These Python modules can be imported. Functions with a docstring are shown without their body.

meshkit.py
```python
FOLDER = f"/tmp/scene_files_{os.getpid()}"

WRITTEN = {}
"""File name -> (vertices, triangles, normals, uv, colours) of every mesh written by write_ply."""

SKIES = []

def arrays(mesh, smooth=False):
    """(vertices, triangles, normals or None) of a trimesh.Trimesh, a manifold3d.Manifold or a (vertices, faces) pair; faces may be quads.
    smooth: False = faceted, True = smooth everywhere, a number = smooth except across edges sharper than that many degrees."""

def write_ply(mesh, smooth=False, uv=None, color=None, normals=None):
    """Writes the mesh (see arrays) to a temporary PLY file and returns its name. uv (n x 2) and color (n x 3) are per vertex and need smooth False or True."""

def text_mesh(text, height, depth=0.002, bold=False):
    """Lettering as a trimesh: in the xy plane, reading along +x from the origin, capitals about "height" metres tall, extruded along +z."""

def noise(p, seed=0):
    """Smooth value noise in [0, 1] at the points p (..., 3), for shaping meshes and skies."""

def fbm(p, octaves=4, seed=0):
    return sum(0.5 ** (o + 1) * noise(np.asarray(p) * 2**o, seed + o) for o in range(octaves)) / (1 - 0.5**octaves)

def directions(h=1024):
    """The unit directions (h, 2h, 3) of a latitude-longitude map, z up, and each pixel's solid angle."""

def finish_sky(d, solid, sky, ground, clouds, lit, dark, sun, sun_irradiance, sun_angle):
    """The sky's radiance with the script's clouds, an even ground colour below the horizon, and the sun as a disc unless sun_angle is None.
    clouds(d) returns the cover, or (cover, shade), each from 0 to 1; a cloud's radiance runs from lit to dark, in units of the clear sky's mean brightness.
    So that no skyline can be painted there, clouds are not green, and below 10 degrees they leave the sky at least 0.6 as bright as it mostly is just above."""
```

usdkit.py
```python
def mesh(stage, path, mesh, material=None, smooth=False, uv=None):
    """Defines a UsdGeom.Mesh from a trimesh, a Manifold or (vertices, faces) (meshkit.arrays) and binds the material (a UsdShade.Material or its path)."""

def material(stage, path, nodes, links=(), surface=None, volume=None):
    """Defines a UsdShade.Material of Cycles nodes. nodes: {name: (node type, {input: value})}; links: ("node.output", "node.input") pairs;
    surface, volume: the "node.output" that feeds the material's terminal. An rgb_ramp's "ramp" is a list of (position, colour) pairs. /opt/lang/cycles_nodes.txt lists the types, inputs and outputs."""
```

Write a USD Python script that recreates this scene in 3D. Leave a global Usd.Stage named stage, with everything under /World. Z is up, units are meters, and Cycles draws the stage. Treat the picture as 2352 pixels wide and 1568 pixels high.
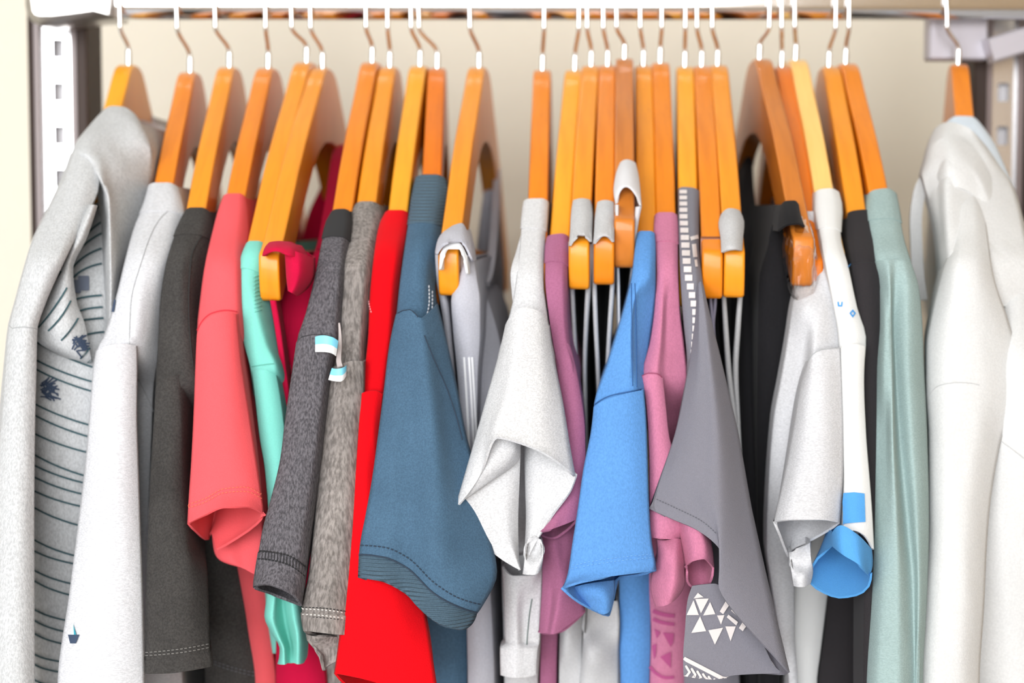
import math, random
import numpy as np, trimesh
import shapely
from shapely.geometry import Polygon, LineString
from scipy.interpolate import PchipInterpolator, LinearNDInterpolator, NearestNDInterpolator
from pxr import Usd, UsdGeom, UsdShade, UsdLux, Gf, Sdf
import usdkit, meshkit

random.seed(7)
stage = Usd.Stage.CreateInMemory()
UsdGeom.SetStageUpAxis(stage, UsdGeom.Tokens.z)
world = UsdGeom.Xform.Define(stage, '/World')
stage.SetDefaultPrim(world.GetPrim())
UsdGeom.Scope.Define(stage, '/World/Looks')

# ---------------------------------------------------------------- camera
F_PX, CXP, CYP = 3960.0, 1176.0, 784.0
PITCH = math.radians(4.0)
CAM = np.array([0.0, -1.2, 1.462])
cam = UsdGeom.Camera.Define(stage, '/World/camera')
cam.CreateHorizontalApertureAttr(36.0)
cam.CreateVerticalApertureAttr(24.0)
cam.CreateFocalLengthAttr(F_PX / 2352 * 36.0)
cam.CreateFStopAttr(5.2)
cam.CreateFocusDistanceAttr(0.915)
cam.CreateClippingRangeAttr(Gf.Vec2f(0.05, 60))
cam.CreateExposureAttr(0.0)
xf = UsdGeom.Xformable(cam)
xf.AddTranslateOp().Set(Gf.Vec3d(*CAM))
xf.AddRotateXOp().Set(90.0 - math.degrees(PITCH))

# ---------------------------------------------------------------- light: daylight through the shop front behind the camera
dome = UsdLux.DomeLight.Define(stage, '/World/sky')
dome.CreateColorAttr(Gf.Vec3f(0.93, 0.97, 1.0))
dome.CreateIntensityAttr(1.0)
win = UsdLux.RectLight.Define(stage, '/World/window_daylight')
win.CreateWidthAttr(2.4); win.CreateHeightAttr(1.6)
win.CreateIntensityAttr(8.4)
win.CreateColorAttr(Gf.Vec3f(0.975, 0.985, 1.0))
wx = UsdGeom.Xformable(win)
wx.AddTranslateOp().Set(Gf.Vec3d(-0.75, -3.02, 1.85))
wx.AddRotateXOp().Set(90.0)          # the light's -z looks to +y, into the shop

# ---------------------------------------------------------------- helpers
def U(px, py, Y):
    """The point of the world on plane y = Y that the photograph shows at pixel (px, py)."""
    px, py, Y = np.broadcast_arrays(np.asarray(px, float), np.asarray(py, float), np.asarray(Y, float))
    v = (CYP - py) / F_PX
    dy = math.cos(PITCH) + v * math.sin(PITCH)
    dz = -math.sin(PITCH) + v * math.cos(PITCH)
    t = (Y - CAM[1]) / dy
    return np.stack([(px - CXP) / F_PX * t, Y, CAM[2] + t * dz], -1)

def proj(p):
    p = np.asarray(p, float) - CAM
    d = p[..., 1] * math.cos(PITCH) - p[..., 2] * math.sin(PITCH)
    u = p[..., 1] * math.sin(PITCH) + p[..., 2] * math.cos(PITCH)
    return np.stack([CXP + F_PX * p[..., 0] / d, CYP - F_PX * u / d], -1)

names = {}
def path_for(parent, name):
    k = (str(parent), name)
    n = names.get(k, 0); names[k] = n + 1
    return f"{parent}/{name}" + (f"_{n:03d}" if n else "")

def custom(prim, label=None, cat=None, group=None, kind=None):
    for k, v in (('label', label), ('category', cat), ('group', group), ('kind', kind)):
        if v: prim.SetCustomDataByKey(k, v)
    return prim

ORIGIN = {}
def thing(name, label, cat, loc, group=None):
    p = path_for('/World', name)
    x = UsdGeom.Xform.Define(stage, p)
    x.AddTranslateOp().Set(Gf.Vec3d(*map(float, loc)))
    ORIGIN[p] = np.asarray(loc, float)
    custom(x.GetPrim(), label, cat, group)
    return p

def part(parent, name, mesh, mat, smooth=30, label=None, kind=None):
    """mesh: trimesh or (v, f), in world coordinates; becomes a child of the thing (or part) at path parent."""
    p = path_for(parent, name)
    root = '/'.join(p.split('/')[:3])
    o = ORIGIN.get(root, np.zeros(3))
    v, f = (mesh.vertices, mesh.faces) if hasattr(mesh, 'vertices') else mesh
    m = usdkit.mesh(stage, p, (np.asarray(v) - o, np.asarray(f)), mat, smooth)
    custom(m.GetPrim(), label, None, None, kind)
    return p

def top(name, mesh, mat, smooth=30, label=None, cat=None, kind=None, group=None):
    p = path_for('/World', name)
    v, f = (mesh.vertices, mesh.faces) if hasattr(mesh, 'vertices') else mesh
    m = usdkit.mesh(stage, p, (np.asarray(v), np.asarray(f)), mat, smooth)
    custom(m.GetPrim(), label, cat, group, kind)
    return p

def cat_meshes(ms):
    vs, fs, n = [], [], 0
    for m in ms:
        v, f = (m.vertices, m.faces) if hasattr(m, 'vertices') else m
        f = np.asarray(f)
        if f.shape[1] == 4: f = np.vstack([f[:, [0, 1, 2]], f[:, [0, 2, 3]]])
        vs.append(np.asarray(v)); fs.append(f + n); n += len(v)
    return np.vstack(vs), np.vstack(fs)

def box(x0, x1, y0, y1, z0, z1, r=0.0):
    """A box with chamfered edges."""
    if r <= 0:
        b = trimesh.creation.box([x1 - x0, y1 - y0, z1 - z0]); b.apply_translation([(x0 + x1) / 2, (y0 + y1) / 2, (z0 + z1) / 2]); return b
    pts = []
    for sx in (0, 1):
        for sy in (0, 1):
            for sz in (0, 1):
                for k in range(3):
                    c = [(x0 + r, x1 - r)[sx], (y0 + r, y1 - r)[sy], (z0 + r, z1 - r)[sz]]
                    for q in range(3):
                        if q == k: c[q] = ((x0, x1), (y0, y1), (z0, z1))[q][(sx, sy, sz)[q]]
                    pts.append(c)
    return trimesh.convex.convex_hull(np.array(pts))

def tube(pts, r, n=8, caps=True):
    pts = np.asarray(pts, float); m = len(pts)
    r = np.broadcast_to(np.asarray(r, float), (m,))
    t = np.gradient(pts, axis=0); t /= np.maximum(np.linalg.norm(t, axis=1, keepdims=True), 1e-9); t[np.linalg.norm(t, axis=1) < .5] = (1, 0, 0)
    a = np.array([0, 0, 1.0]) if abs(t[0][2]) < 0.9 else np.array([1.0, 0, 0])
    u = a - t[0] * (a @ t[0]); u /= np.linalg.norm(u)
    rings = []
    for i in range(m):
        u = u - t[i] * (u @ t[i]); u /= np.linalg.norm(u)
        w = np.cross(t[i], u)
        ang = np.linspace(0, 2 * np.pi, n, endpoint=False)
        rings.append(pts[i] + r[i] * (np.cos(ang)[:, None] * u + np.sin(ang)[:, None] * w))
    v = np.vstack(rings); f = []
    for i in range(m - 1):
        for j in range(n):
            a0, b0 = i * n + j, i * n + (j + 1) % n
            f += [[a0, b0, b0 + n], [a0, b0 + n, a0 + n]]
    if caps:
        for k, s in ((0, 1), (m - 1, -1)):
            v = np.vstack([v, pts[k]]); c = len(v) - 1
            for j in range(n):
                a0, b0 = k * n + j, k * n + (j + 1) % n
                f.append([c, b0, a0] if s > 0 else [c, a0, b0])
    return v, np.array(f)

def smooth_line(pts, n):
    pts = np.asarray(pts, float)
    s = np.r_[0, np.cumsum(np.linalg.norm(np.diff(pts, axis=0), axis=1))]
    return PchipInterpolator(s, pts, axis=0)(np.linspace(0, s[-1], n))

# ---------------------------------------------------------------- materials
MAT = {}
def mat(name, nodes, links, surface, volume=None):
    if name not in MAT:
        MAT[name] = usdkit.material(stage, f'/World/Looks/{name}', nodes, links, surface, volume)
    return MAT[name]

def plain(name, col, rough=0.5, **kw):
    return mat(name, {"p": ("principled_bsdf", {"base_color": col, "roughness": rough, **kw})}, [], "p.BSDF")

def cloth(name, col, heather=0.12, fleck=900.0, stretch=(1, 1, 1), wash=0.06, trans=0.28, rib=None, col2=None, wash_scale=14.0, thr=None):
    """Knitted cotton: fine flecks of a second tone, a faint uneven wash, a fine nap in the bump, some light let through."""
    c = np.array(col, float)
    heather *= .6
    lo = c * (1 - heather) if col2 is None else np.array(col2, float)
    hi = np.minimum(c * (1 + heather), 0.97)
    a, b = thr or (0.36, 0.64)
    n = {"g": ("geometry", {}),
         "m": ("mapping", {"scale": stretch}),
         "n": ("noise_texture", {"scale": fleck * 2.1, "detail": 2.0, "roughness": 0.6}),
         "r": ("rgb_ramp", {"ramp": [(0, lo), (a, lo), (b, hi), (1, hi)]}),
         "w": ("noise_texture", {"scale": wash_scale, "detail": 4.0, "roughness": 0.6}),
         "wr": ("rgb_ramp", {"ramp": [(0.25, (1 - wash,) * 3), (0.75, (1 + wash,) * 3)]}),
         "x": ("mix_color", {"blend_type": "multiply", "fac": 1.0, "use_clamp": False}),
         "bn": ("noise_texture", {"scale": 1500.0, "detail": 2.0}),
         "b": ("bump", {"strength": 0.35, "distance": 0.0006}),
         "p": ("principled_bsdf", {"roughness": 0.92, "specular_ior_level": 0.18, "sheen_weight": 0.04, "sheen_roughness": 0.5}),
         "t": ("translucent_bsdf", {"color": tuple(c ** 1.7)}),
         "mx": ("mix_closure", {"fac": trans})}
    l = [("g.position", "m.vector"), ("m.vector", "n.vector"), ("n.fac", "r.fac"), ("g.position", "w.vector"), ("w.fac", "wr.fac"),
         ("r.color", "x.a"), ("wr.color", "x.b"), ("x.result", "p.base_color"),
         ("g.position", "bn.vector"), ("b.normal", "p.normal"),
         ("p.BSDF", "mx.closure1"), ("t.BSDF", "mx.closure2")]
    if rib:
        n["rw"] = ("wave_texture", {"wave_type": "bands", "bands_direction": rib[0], "scale": rib[1], "distortion": 0.6, "detail": 1.0})
        n["b"] = ("bump", {"strength": 0.8, "distance": 0.0012})
        l += [("g.position", "rw.vector"), ("rw.fac", "b.height")]
    else:
        l += [("bn.fac", "b.height")]
    return mat(name, n, l, "mx.closure")

def wood(name, col, dark):
    n = {"tc": ("texture_coordinate", {}),
         "m": ("mapping", {"scale": (160, 14, 14)}),
         "n": ("noise_texture", {"scale": 1.0, "detail": 5.0, "roughness": 0.62, "distortion": 0.6}),
         "r": ("rgb_ramp", {"ramp": [(0.2, tuple((a + b) / 2 for a, b in zip(col, dark))), (0.5, col), (0.8, tuple(min(1.0, x * 1.12) for x in col))]}),
         "p": ("principled_bsdf", {"roughness": 0.34, "coat_weight": 0.22, "coat_roughness": 0.11, "specular_ior_level": 0.22})}
    l = [("tc.object", "m.vector"), ("m.vector", "n.vector"), ("n.fac", "r.fac"), ("r.color", "p.base_color")]
    return mat(name, n, l, "p.BSDF")

CHROME = plain('chrome', (0.80, 0.80, 0.81), 0.13, metallic=1.0)
CHROME_SOFT = plain('brushed_chrome', (0.78, 0.77, 0.78), 0.22, metallic=1.0)

# ---------------------------------------------------------------- hangers
HT = 0.0060           # half of the wood's thickness
TOP = [(0, 0), (.012, -.0003), (.024, -.003), (.036, -.009), (.05, -.018), (.07, -.030), (.095, -.044), (.12, -.059), (.15, -.079), (.18, -.101), (.204, -.118), (.214, -.124)]
TIP = [(.2200, -.1265), (.2222, -.129), (.2225, -.134), (.2222, -.142), (.2208, -.149), (.2192, -.1530), (.2172, -.1548), (.213, -.1548)]
LOW = [(.200, -.147), (.175, -.131), (.15, -.113), (.12, -.093), (.09, -.075), (.06, -.061), (.03, -.053), (0, -.051)]
def hanger_profile():
    half = TOP + TIP + LOW
    p = [(-s, z) for s, z in half[1:-1]][::-1]
    return np.array([(s, z) for s, z in half] + p)        # clockwise when seen with s to the right

class Hanger:
    """One wooden hanger. Local axes: s along the arms (towards the camera), z up, x across. Its wood's top centre is at self.o."""
    def __init__(self, i, rx, hx, hy, mid=None, tip=None, size=None):
        self.size = size or (.94 if tip is None else 1.0)
        self.i, self.rx, self.hx, self.hy = i, rx, hx, hy
        self.o = U(hx, hy, -0.012)
        self.o[1] = 0.0
        best = None
        for yaw in np.radians(np.linspace(-26, 26, 131)):
            self.yaw, self.tilt = yaw, 0.0
            if tip is not None:
                for tl in np.radians(np.linspace(-14, 14, 43)):
                    self.tilt = tl
                    q = proj(self.at(0, .2165, -.1535))
                    e = np.hypot(q[0] - tip[0], q[1] - tip[1])
                    if best is None or e < best[0]: best = (e, yaw, tl)
            else:
                P = proj(self.at(0, np.array([s for s, _ in TOP]), np.array([z for _, z in TOP])))
                x = np.interp(mid[1], P[:, 1], P[:, 0]); e = abs(x - mid[0])
                if best is None or e < best[0]: best = (e, yaw, 0.0)
        _, self.yaw, self.tilt = best
        s = np.linspace(0, .216, 80)
        z = np.interp(s, [a for a, _ in TOP], [b for _, b in TOP])
        s, z = np.r_[s, .2255, .2275], np.r_[z, -.132, -.145]
        P3 = self.at(0, s, z); P2 = proj(P3)
        self.arm_py, self.arm_y, self.arm_x = P2[:, 1], P3[:, 1], P2[:, 0]
    def at(self, x, s, z):
        s, z, x = np.broadcast_arrays(np.asarray(s, float), np.asarray(z, float), np.asarray(x, float))
        c, n = math.cos(self.tilt), math.sin(self.tilt)
        s = s * self.size
        s2, z2 = s * c + z * n, z * c + s * n        # tilt > 0 lifts the front tip
        return np.stack([self.o[0] + x * math.cos(self.yaw) - s2 * math.sin(self.yaw), self.o[1] - s2 * math.cos(self.yaw) - x * math.sin(self.yaw), self.o[2] + z2], -1)
    def Y(self, py, out=0.00007):
        """How far towards the camera cloth lying on the arm is at the photograph's row py; past the tip it hangs slightly outward."""
        py = np.asarray(py, float)
        y = np.interp(py, self.arm_py, self.arm_y)
        return y - np.maximum(py - self.arm_py[-1], 0) * out - .0022
    def shear(self):
        return math.tan(self.yaw)
    def plane_x(self, py, Y):
        """Pixel column of the hanger's middle plane at depth Y and row py."""
        X = self.o[0] + math.tan(self.yaw) * (Y - self.o[1])
        t = U(CXP + 100, py, Y)
        return CXP + 100 * X / t[0]

def build_hanger(h, label, wm, label_bar=None):
    T = thing('clothes_hanger', label, 'hanger', h.o, 'wooden hangers on the chrome rail')
    pr = hanger_profile(); n = len(pr)
    nx = np.roll(pr, -1, 0) - np.roll(pr, 1, 0)
    nrm = np.stack([-nx[:, 1], nx[:, 0]], 1); nrm /= np.linalg.norm(nrm, axis=1, keepdims=True)
    poly = Polygon(pr)
    if not poly.contains(shapely.Point(*(pr[3] - nrm[3] * 0.002))): nrm = -nrm
    rings = []
    for x, ins in ((-HT, .0014), (-HT + .0005, .0005), (-HT + .0015, 0), (HT - .0015, 0), (HT - .0005, .0005), (HT, .0014)):
        q = pr - nrm * ins
        rings.append(h.at(x, q[:, 0], q[:, 1]))
    v = np.vstack(rings); f = []
    for i in range(5):
        for j in range(n):
            a, b = i * n + j, i * n + (j + 1) % n
            f += [[a, b, b + n], [a, b + n, a + n]]
    q = pr - nrm * .0014
    import mapbox_earcut
    tri = np.array(mapbox_earcut.triangulate_float64(q, np.array([n], np.uint32))).reshape(-1, 3)
    f = np.vstack([np.array(f), tri, tri[:, ::-1] + 5 * n])
    m = trimesh.Trimesh(v, f, process=False); trimesh.repair.fix_normals(m)
    part(T, 'wooden_frame', m, wm, 35)
    s = np.linspace(-.185, .185, 3)
    part(T, 'trouser_bar', tube(h.at(0, s, np.full(3, -.130)), .0048, 10), wm, 40)
    # steel hook: straight stem out of the wood, a bend to the front of the rail, over it and down behind
    zr = 1.60
    stem = h.at(0, 0, np.array([-.006, .004, .011]))
    a = U(h.rx + (h.hx - h.rx) * .06, 50, -.0105); b = U(h.rx, 14, -.0105)
    dx = (b - a) / np.linalg.norm(b - a)
    pts = [*stem, a + (0, 0, -.003), a, (b[0], -.0105, 1.616), (b[0], -.0102, 1.628), (b[0], -.006, 1.6335), (b[0], 0, 1.635), (b[0], .006, 1.6335), (b[0], .0102, 1.628), (b[0], .0112, 1.614)]
    part(T, 'hook', tube(smooth_line(pts, 60), .00145, 10), CHROME, True)
    fe = h.at(0, 0, np.array([-.004, -.0005, .0095, .0115])) 
    part(T, 'ferrule', tube(fe, [.0021, .0021, .0021, .0016], 12), CHROME, 40)
    return T

# ---------------------------------------------------------------- cloth lofts
class Loft:
    """A hollow tube of cloth. rows: what its near side shows in the photograph, from top to bottom, each a list of (px, py[, mm towards the camera]);
    the far side closes behind it at its real distance."""
    def __init__(self, h, rows, Y=None, dy=0.0, dep=.06, bw=None, bulge=.28, hemback=None, hem_from=.45, backz=0.0, thick=.0013, nu=27, nb=15, noise=.0010,
                 seed=0, nscale=(38, 38, 13), shear=None, open_front=False, sheet=False, out=0.00007, step=11.0, dmul=1.0, smooth_d=True, closed=True):
        rows = [[(p[0], p[1], p[2] if len(p) > 2 else 0.0) for p in r] for r in rows]
        self.ratio = 1.0
        if min(p[1] for p in rows[-1]) >= 1700:
            y0, y1 = rows[0][0][1], rows[-1][0][1]; self.ratio = (y1 - y0) / (2650 - y0)
            rows[-1] = [(p[0], 2650, p[2]) for p in rows[-1]]      # on down to the hem, below the picture
        R = np.array(rows, float)
        k, n, _ = R.shape
        tt = np.linspace(0, 1, n); tu = np.linspace(0, 1, nu)
        G = np.stack([PchipInterpolator(tt, r, axis=0)(tu) if n > 2 else np.stack([np.interp(tu, tt, r[:, q]) for q in range(3)], 1) for r in R])
        s = np.r_[0, np.cumsum(np.maximum(np.linalg.norm(np.diff(R[:, :, :2], axis=0), axis=2).mean(1), 1e-3))]
        nv = int(np.clip(s[-1] / step, 6, 100)) + 1
        sv = np.linspace(0, s[-1], nv)
        G = PchipInterpolator(s, G, axis=0)(sv) if k > 2 else G[0] + (G[1] - G[0]) * (sv / s[-1])[:, None, None]
        if Y is None: yb = h.Y(G[..., 1], out)
        elif np.ndim(Y): yb = PchipInterpolator(s, np.array(Y, float))(sv)[:, None] * np.ones((1, nu)) if k > 2 else np.interp(sv, s, Y)[:, None] * np.ones((1, nu))
        else: yb = np.full(G.shape[:2], float(Y))
        yb = yb - dy
        wpx = np.abs(G[:, -1, 0] - G[:, 0, 0]) / F_PX * 0.95
        prof = 1 - np.abs(2 * tu - 1) ** 2.2
        Yv = yb - G[..., 2] / 1000.0 * dmul - (np.minimum(wpx, .03) * bulge)[:, None] * prof[None]
        F = U(G[..., 0], G[..., 1], Yv)
        if noise:
            nn = meshkit.fbm(F * np.array(nscale), 3, seed + 11) - .5
            fade = np.sin(np.linspace(0, np.pi, nu)) ** .5
            Fy = F[..., 1] - 2 * noise * nn * fade[None]
            F = U(G[..., 0], G[..., 1], Fy)
        L, Rr = F[:, 0], F[:, -1]
        th = np.linspace(0, np.pi, nb + 2)[1:-1]
        a, sn = np.cos(th), np.sin(th) ** .6
        C, half = (L + Rr) / 2, (Rr - L) / 2
        hw = np.linalg.norm(half, axis=1, keepdims=True)
        if bw is not None:
            hh = half[:, None] * (1 - sn)[None, :, None] + (half / np.maximum(hw, 1e-9))[:, None] * (bw * sn)[None, :, None]
        else: hh = np.repeat(half[:, None], nb, 1)
        if isinstance(dep, str): dp = np.maximum(-2 * C[:, 1], .02)
        else: dp = np.interp(sv, s, dep) if np.ndim(dep) else np.full(nv, float(dep))
        sh = h.shear() if shear is None else shear
        B = C[:, None] + hh * a[None, :, None]
        B = B + sn[None, :, None] * np.stack([dp * sh, dp, np.full(nv, backz)], -1)[:, None]
        if noise:
            wv = meshkit.noise(np.stack([B[..., 1] * 22, B[..., 2] * 9, B[..., 0] * 0 + seed], -1), seed + 3) - .5
            B[..., 0] += wv * min(noise * 3, .004) * sn[None]
        if hemback is not None:
            H = np.array([(p[0], p[1], p[2]) for p in hemback], float)
            ym = F[-1, :, 1].mean()
            q = PchipInterpolator(np.linspace(0, 1, len(H)), H, axis=0)(np.linspace(0, 1, nb + 2))[1:-1]
            H3 = U(q[:, 0], q[:, 1], ym + q[:, 2] / 1000.0)
            w = np.clip((np.linspace(0, 1, nv) - hem_from) / (1 - hem_from), 0, 1) ** 1.6
            B = B * (1 - w)[:, None, None] + H3[None] * w[:, None, None]
        self.F, self.P, self.G = F, proj(F), G
        grid = np.concatenate([F, B], 1) if not open_front else np.concatenate([F[:, -1:], B, F[:, :1]], 1)
        if sheet: grid = F
        N = grid.shape[1]
        wrap = not open_front and not sheet
        du = (np.roll(grid, -1, 1) - np.roll(grid, 1, 1)) if wrap else np.gradient(grid, axis=1)
        dv = np.gradient(grid, axis=0)
        nr = np.cross(dv, du); ln = np.linalg.norm(nr, axis=2, keepdims=True)
        nr = nr / np.maximum(ln, 1e-12)
        self.N = nr[:, :nu] if not open_front else None
        inner = grid - nr * thick
        idx = np.arange(nv * N).reshape(nv, N)
        def quads(I):
            A = I[:-1, :]; D = I[1:, :]
            if wrap: Bq, Cq = np.roll(A, -1, 1), np.roll(D, -1, 1)
            else: A, D, Bq, Cq = A[:, :-1], D[:, :-1], A[:, 1:], D[:, 1:]
            return np.stack([A.ravel(), D.ravel(), Cq.ravel(), Bq.ravel()], 1)
        q0 = quads(idx); q1 = quads(idx + nv * N)[:, ::-1]
        V = [grid.reshape(-1, 3), inner.reshape(-1, 3)]; Q = [q0, q1]; base = 2 * nv * N
        loops = [(grid[-1], inner[-1], 1), (grid[0], inner[0], -1)]
        if not wrap: loops += [(grid[:, 0], inner[:, 0], 1), (grid[:, -1], inner[:, -1], -1)]
        for i, (o_, i_, sg) in enumerate(loops):
            m = len(o_); cl = wrap
            V += [o_, i_]
            j = np.arange(m if cl else m - 1); j2 = (j + 1) % m
            qq = np.stack([base + j, base + m + j, base + m + j2, base + j2], 1)
            Q.append(qq if sg > 0 else qq[:, ::-1]); base += 2 * m
        v = np.vstack(V); q = np.vstack(Q)
        self.mesh = (v, np.vstack([q[:, [0, 1, 2]], q[:, [0, 2, 3]]]))
        self.grid, self.nrm, self.nu, self.nv = grid, nr, nu, nv
        self._i = None
    def on(self, pts, off=.0007):
        """The points of this cloth's near surface that the photograph shows at the given pixels, lifted by off."""
        if self._i is None:
            self._i = LinearNDInterpolator(self.P.reshape(-1, 2), self.F.reshape(-1, 3)), NearestNDInterpolator(self.P.reshape(-1, 2), self.F.reshape(-1, 3))
        pts = np.asarray(pts, float)
        q = self._i[0](pts); bad = np.isnan(q[:, 0])
        if bad.any(): q[bad] = self._i[1](pts[bad])
        d = CAM - q; d /= np.linalg.norm(d, axis=1, keepdims=True)
        return q + d * off
    def band(self, v0, v1, off=.0012, thick=.0010):
        """A strip of this cloth between two of its lengths (0 top, 1 bottom), lying on it all round: collars, cuffs, hems."""
        v1 = v1 * self.ratio if v1 < .3 else v1
        i0, i1 = int(round(v0 * (self.nv - 1))), int(round(v1 * (self.nv - 1)))
        i1 = max(i1, i0 + 1)
        g = self.grid[i0:i1 + 1] + self.nrm[i0:i1 + 1] * off
        k, N = g.shape[:2]
        inn = g - self.nrm[i0:i1 + 1] * thick
        idx = np.arange(k * N).reshape(k, N)
        A, D = idx[:-1], idx[1:]
        q = np.stack([A.ravel(), D.ravel(), np.roll(D, -1, 1).ravel(), np.roll(A, -1, 1).ravel()], 1)
        V = [g.reshape(-1, 3)]; Q = [q]; base = k * N
        for e, sg in ((-1, 1), (0, -1)):
            V += [g[e], inn[e]]; j = np.arange(N); j2 = (j + 1) % N
            qq = np.stack([base + j, base + N + j, base + N + j2, base + j2], 1)
            Q.append(qq if sg > 0 else qq[:, ::-1]); base += 2 * N
        v = np.vstack(V); q = np.vstack(Q)
        return v, np.vstack([q[:, [0, 1, 2]], q[:, [0, 2, 3]]])

def rear_sleeve(T, h, loft, m):
    """The other sleeve: this one mirrored to the far side of the hanger."""
    v, f = loft.mesh; v = np.array(v); v[:, 1] = 2 * h.o[1] - v[:, 1]; v[:, 0] += 2 * math.tan(h.yaw) * v[:, 1]
    return part(T, 'sleeve', (v, f[:, ::-1]), m, True)

def back_shoulder(T, h, s0, s1, m, hw=.013, deep=.075):
    """The shoulder on the far side of the hanger: cloth lying over the wood."""
    k, n = 22, 26
    ang = np.linspace(0, 2 * np.pi, n, endpoint=False); rings = []
    for s in np.linspace(s0, s1, k):
        zt = float(np.interp(abs(s), [a for a, _ in TOP], [b for _, b in TOP]))
        rings.append(h.at(hw * np.cos(ang), s, zt + .005 - deep / 2 + deep / 2 * np.sin(ang)))
    v = np.vstack(rings); f = []
    for i in range(k - 1):
        for j in range(n):
            a, b = i * n + j, i * n + (j + 1) % n
            f += [[a, b, b + n], [a, b + n, a + n]]
    v = np.vstack([v, rings[-1].mean(0)]); f += [[(k - 1) * n + j, (k - 1) * n + (j + 1) % n, k * n] for j in range(n)]
    me = trimesh.Trimesh(v, f, process=False); trimesh.repair.fix_normals(me)
    return part(T, 'back_shoulder', me, m, True)

def decal(loft, poly, off=.0007, cell=9.0):
    """Flat print lying on the cloth: a polygon in pixels, cut to small triangles and laid on the surface."""
    vs, fs, n = [], [], 0
    for g in getattr(poly, 'geoms', [poly]):
        if g.is_empty or g.geom_type != 'Polygon' or g.area < 0.3: continue
        g = g.segmentize(cell)
        v, f = trimesh.creation.triangulate_polygon(g, engine='earcut')
        if g.area > cell * cell * 2:
            v, f = trimesh.remesh.subdivide_to_size(np.c_[v, np.zeros(len(v))], f, cell * 1.6); v = v[:, :2]
        q = loft.on(v, off)
        a = (v[f[:, 1]] - v[f[:, 0]]); b = (v[f[:, 2]] - v[f[:, 0]])
        f = np.where((a[:, 0] * b[:, 1] - a[:, 1] * b[:, 0] > 0)[:, None], f[:, ::-1], f)
        used, f2 = np.unique(f, return_inverse=True); q, f = q[used], f2.reshape(-1, 3)
        vs.append(q); fs.append(f + n); n += len(q)
    return (np.vstack(vs), np.vstack(fs)) if vs else None

def line_px(pts, w, n=None):
    pts = np.asarray(pts, float)
    if len(pts) > 2: pts = smooth_line(pts, n or 6 * len(pts))
    return LineString(pts).buffer(w / 2, cap_style='flat', join_style='round')

def seam(loft, pts, w=2.4, off=.0005):
    """A raised thread line along a seam."""
    p = smooth_line(pts, max(8, int(np.linalg.norm(np.diff(np.asarray(pts, float), axis=0), axis=1).sum() / 7)))
    q = loft.on(p, off)
    return tube(q, w / F_PX * .9 / 2, 5)

def stitches(loft, pts, dash=6.5, gap=3.5, w=2.6, off=.0006):
    pts = np.asarray(pts, float)
    L = np.linalg.norm(np.diff(pts, axis=0), axis=1).sum()
    fine = smooth_line(pts, max(30, int(L)))
    s = np.r_[0, np.cumsum(np.linalg.norm(np.diff(fine, axis=0), axis=1))]
    out = []
    x = 0.0
    while x + dash < s[-1]:
        a = [np.interp(x, s, fine[:, k]) for k in (0, 1)]; b = [np.interp(x + dash, s, fine[:, k]) for k in (0, 1)]
        m_ = [(a[0] + b[0]) / 2, (a[1] + b[1]) / 2]
        q = loft.on(np.array([a, m_, b]), off)
        out.append(tube(q, [w * .00009, w * .000125, w * .00009], 5))
        x += dash + gap
    return cat_meshes(out)

def px_loft_band(*a, **k): return Loft(*a, **k)

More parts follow.
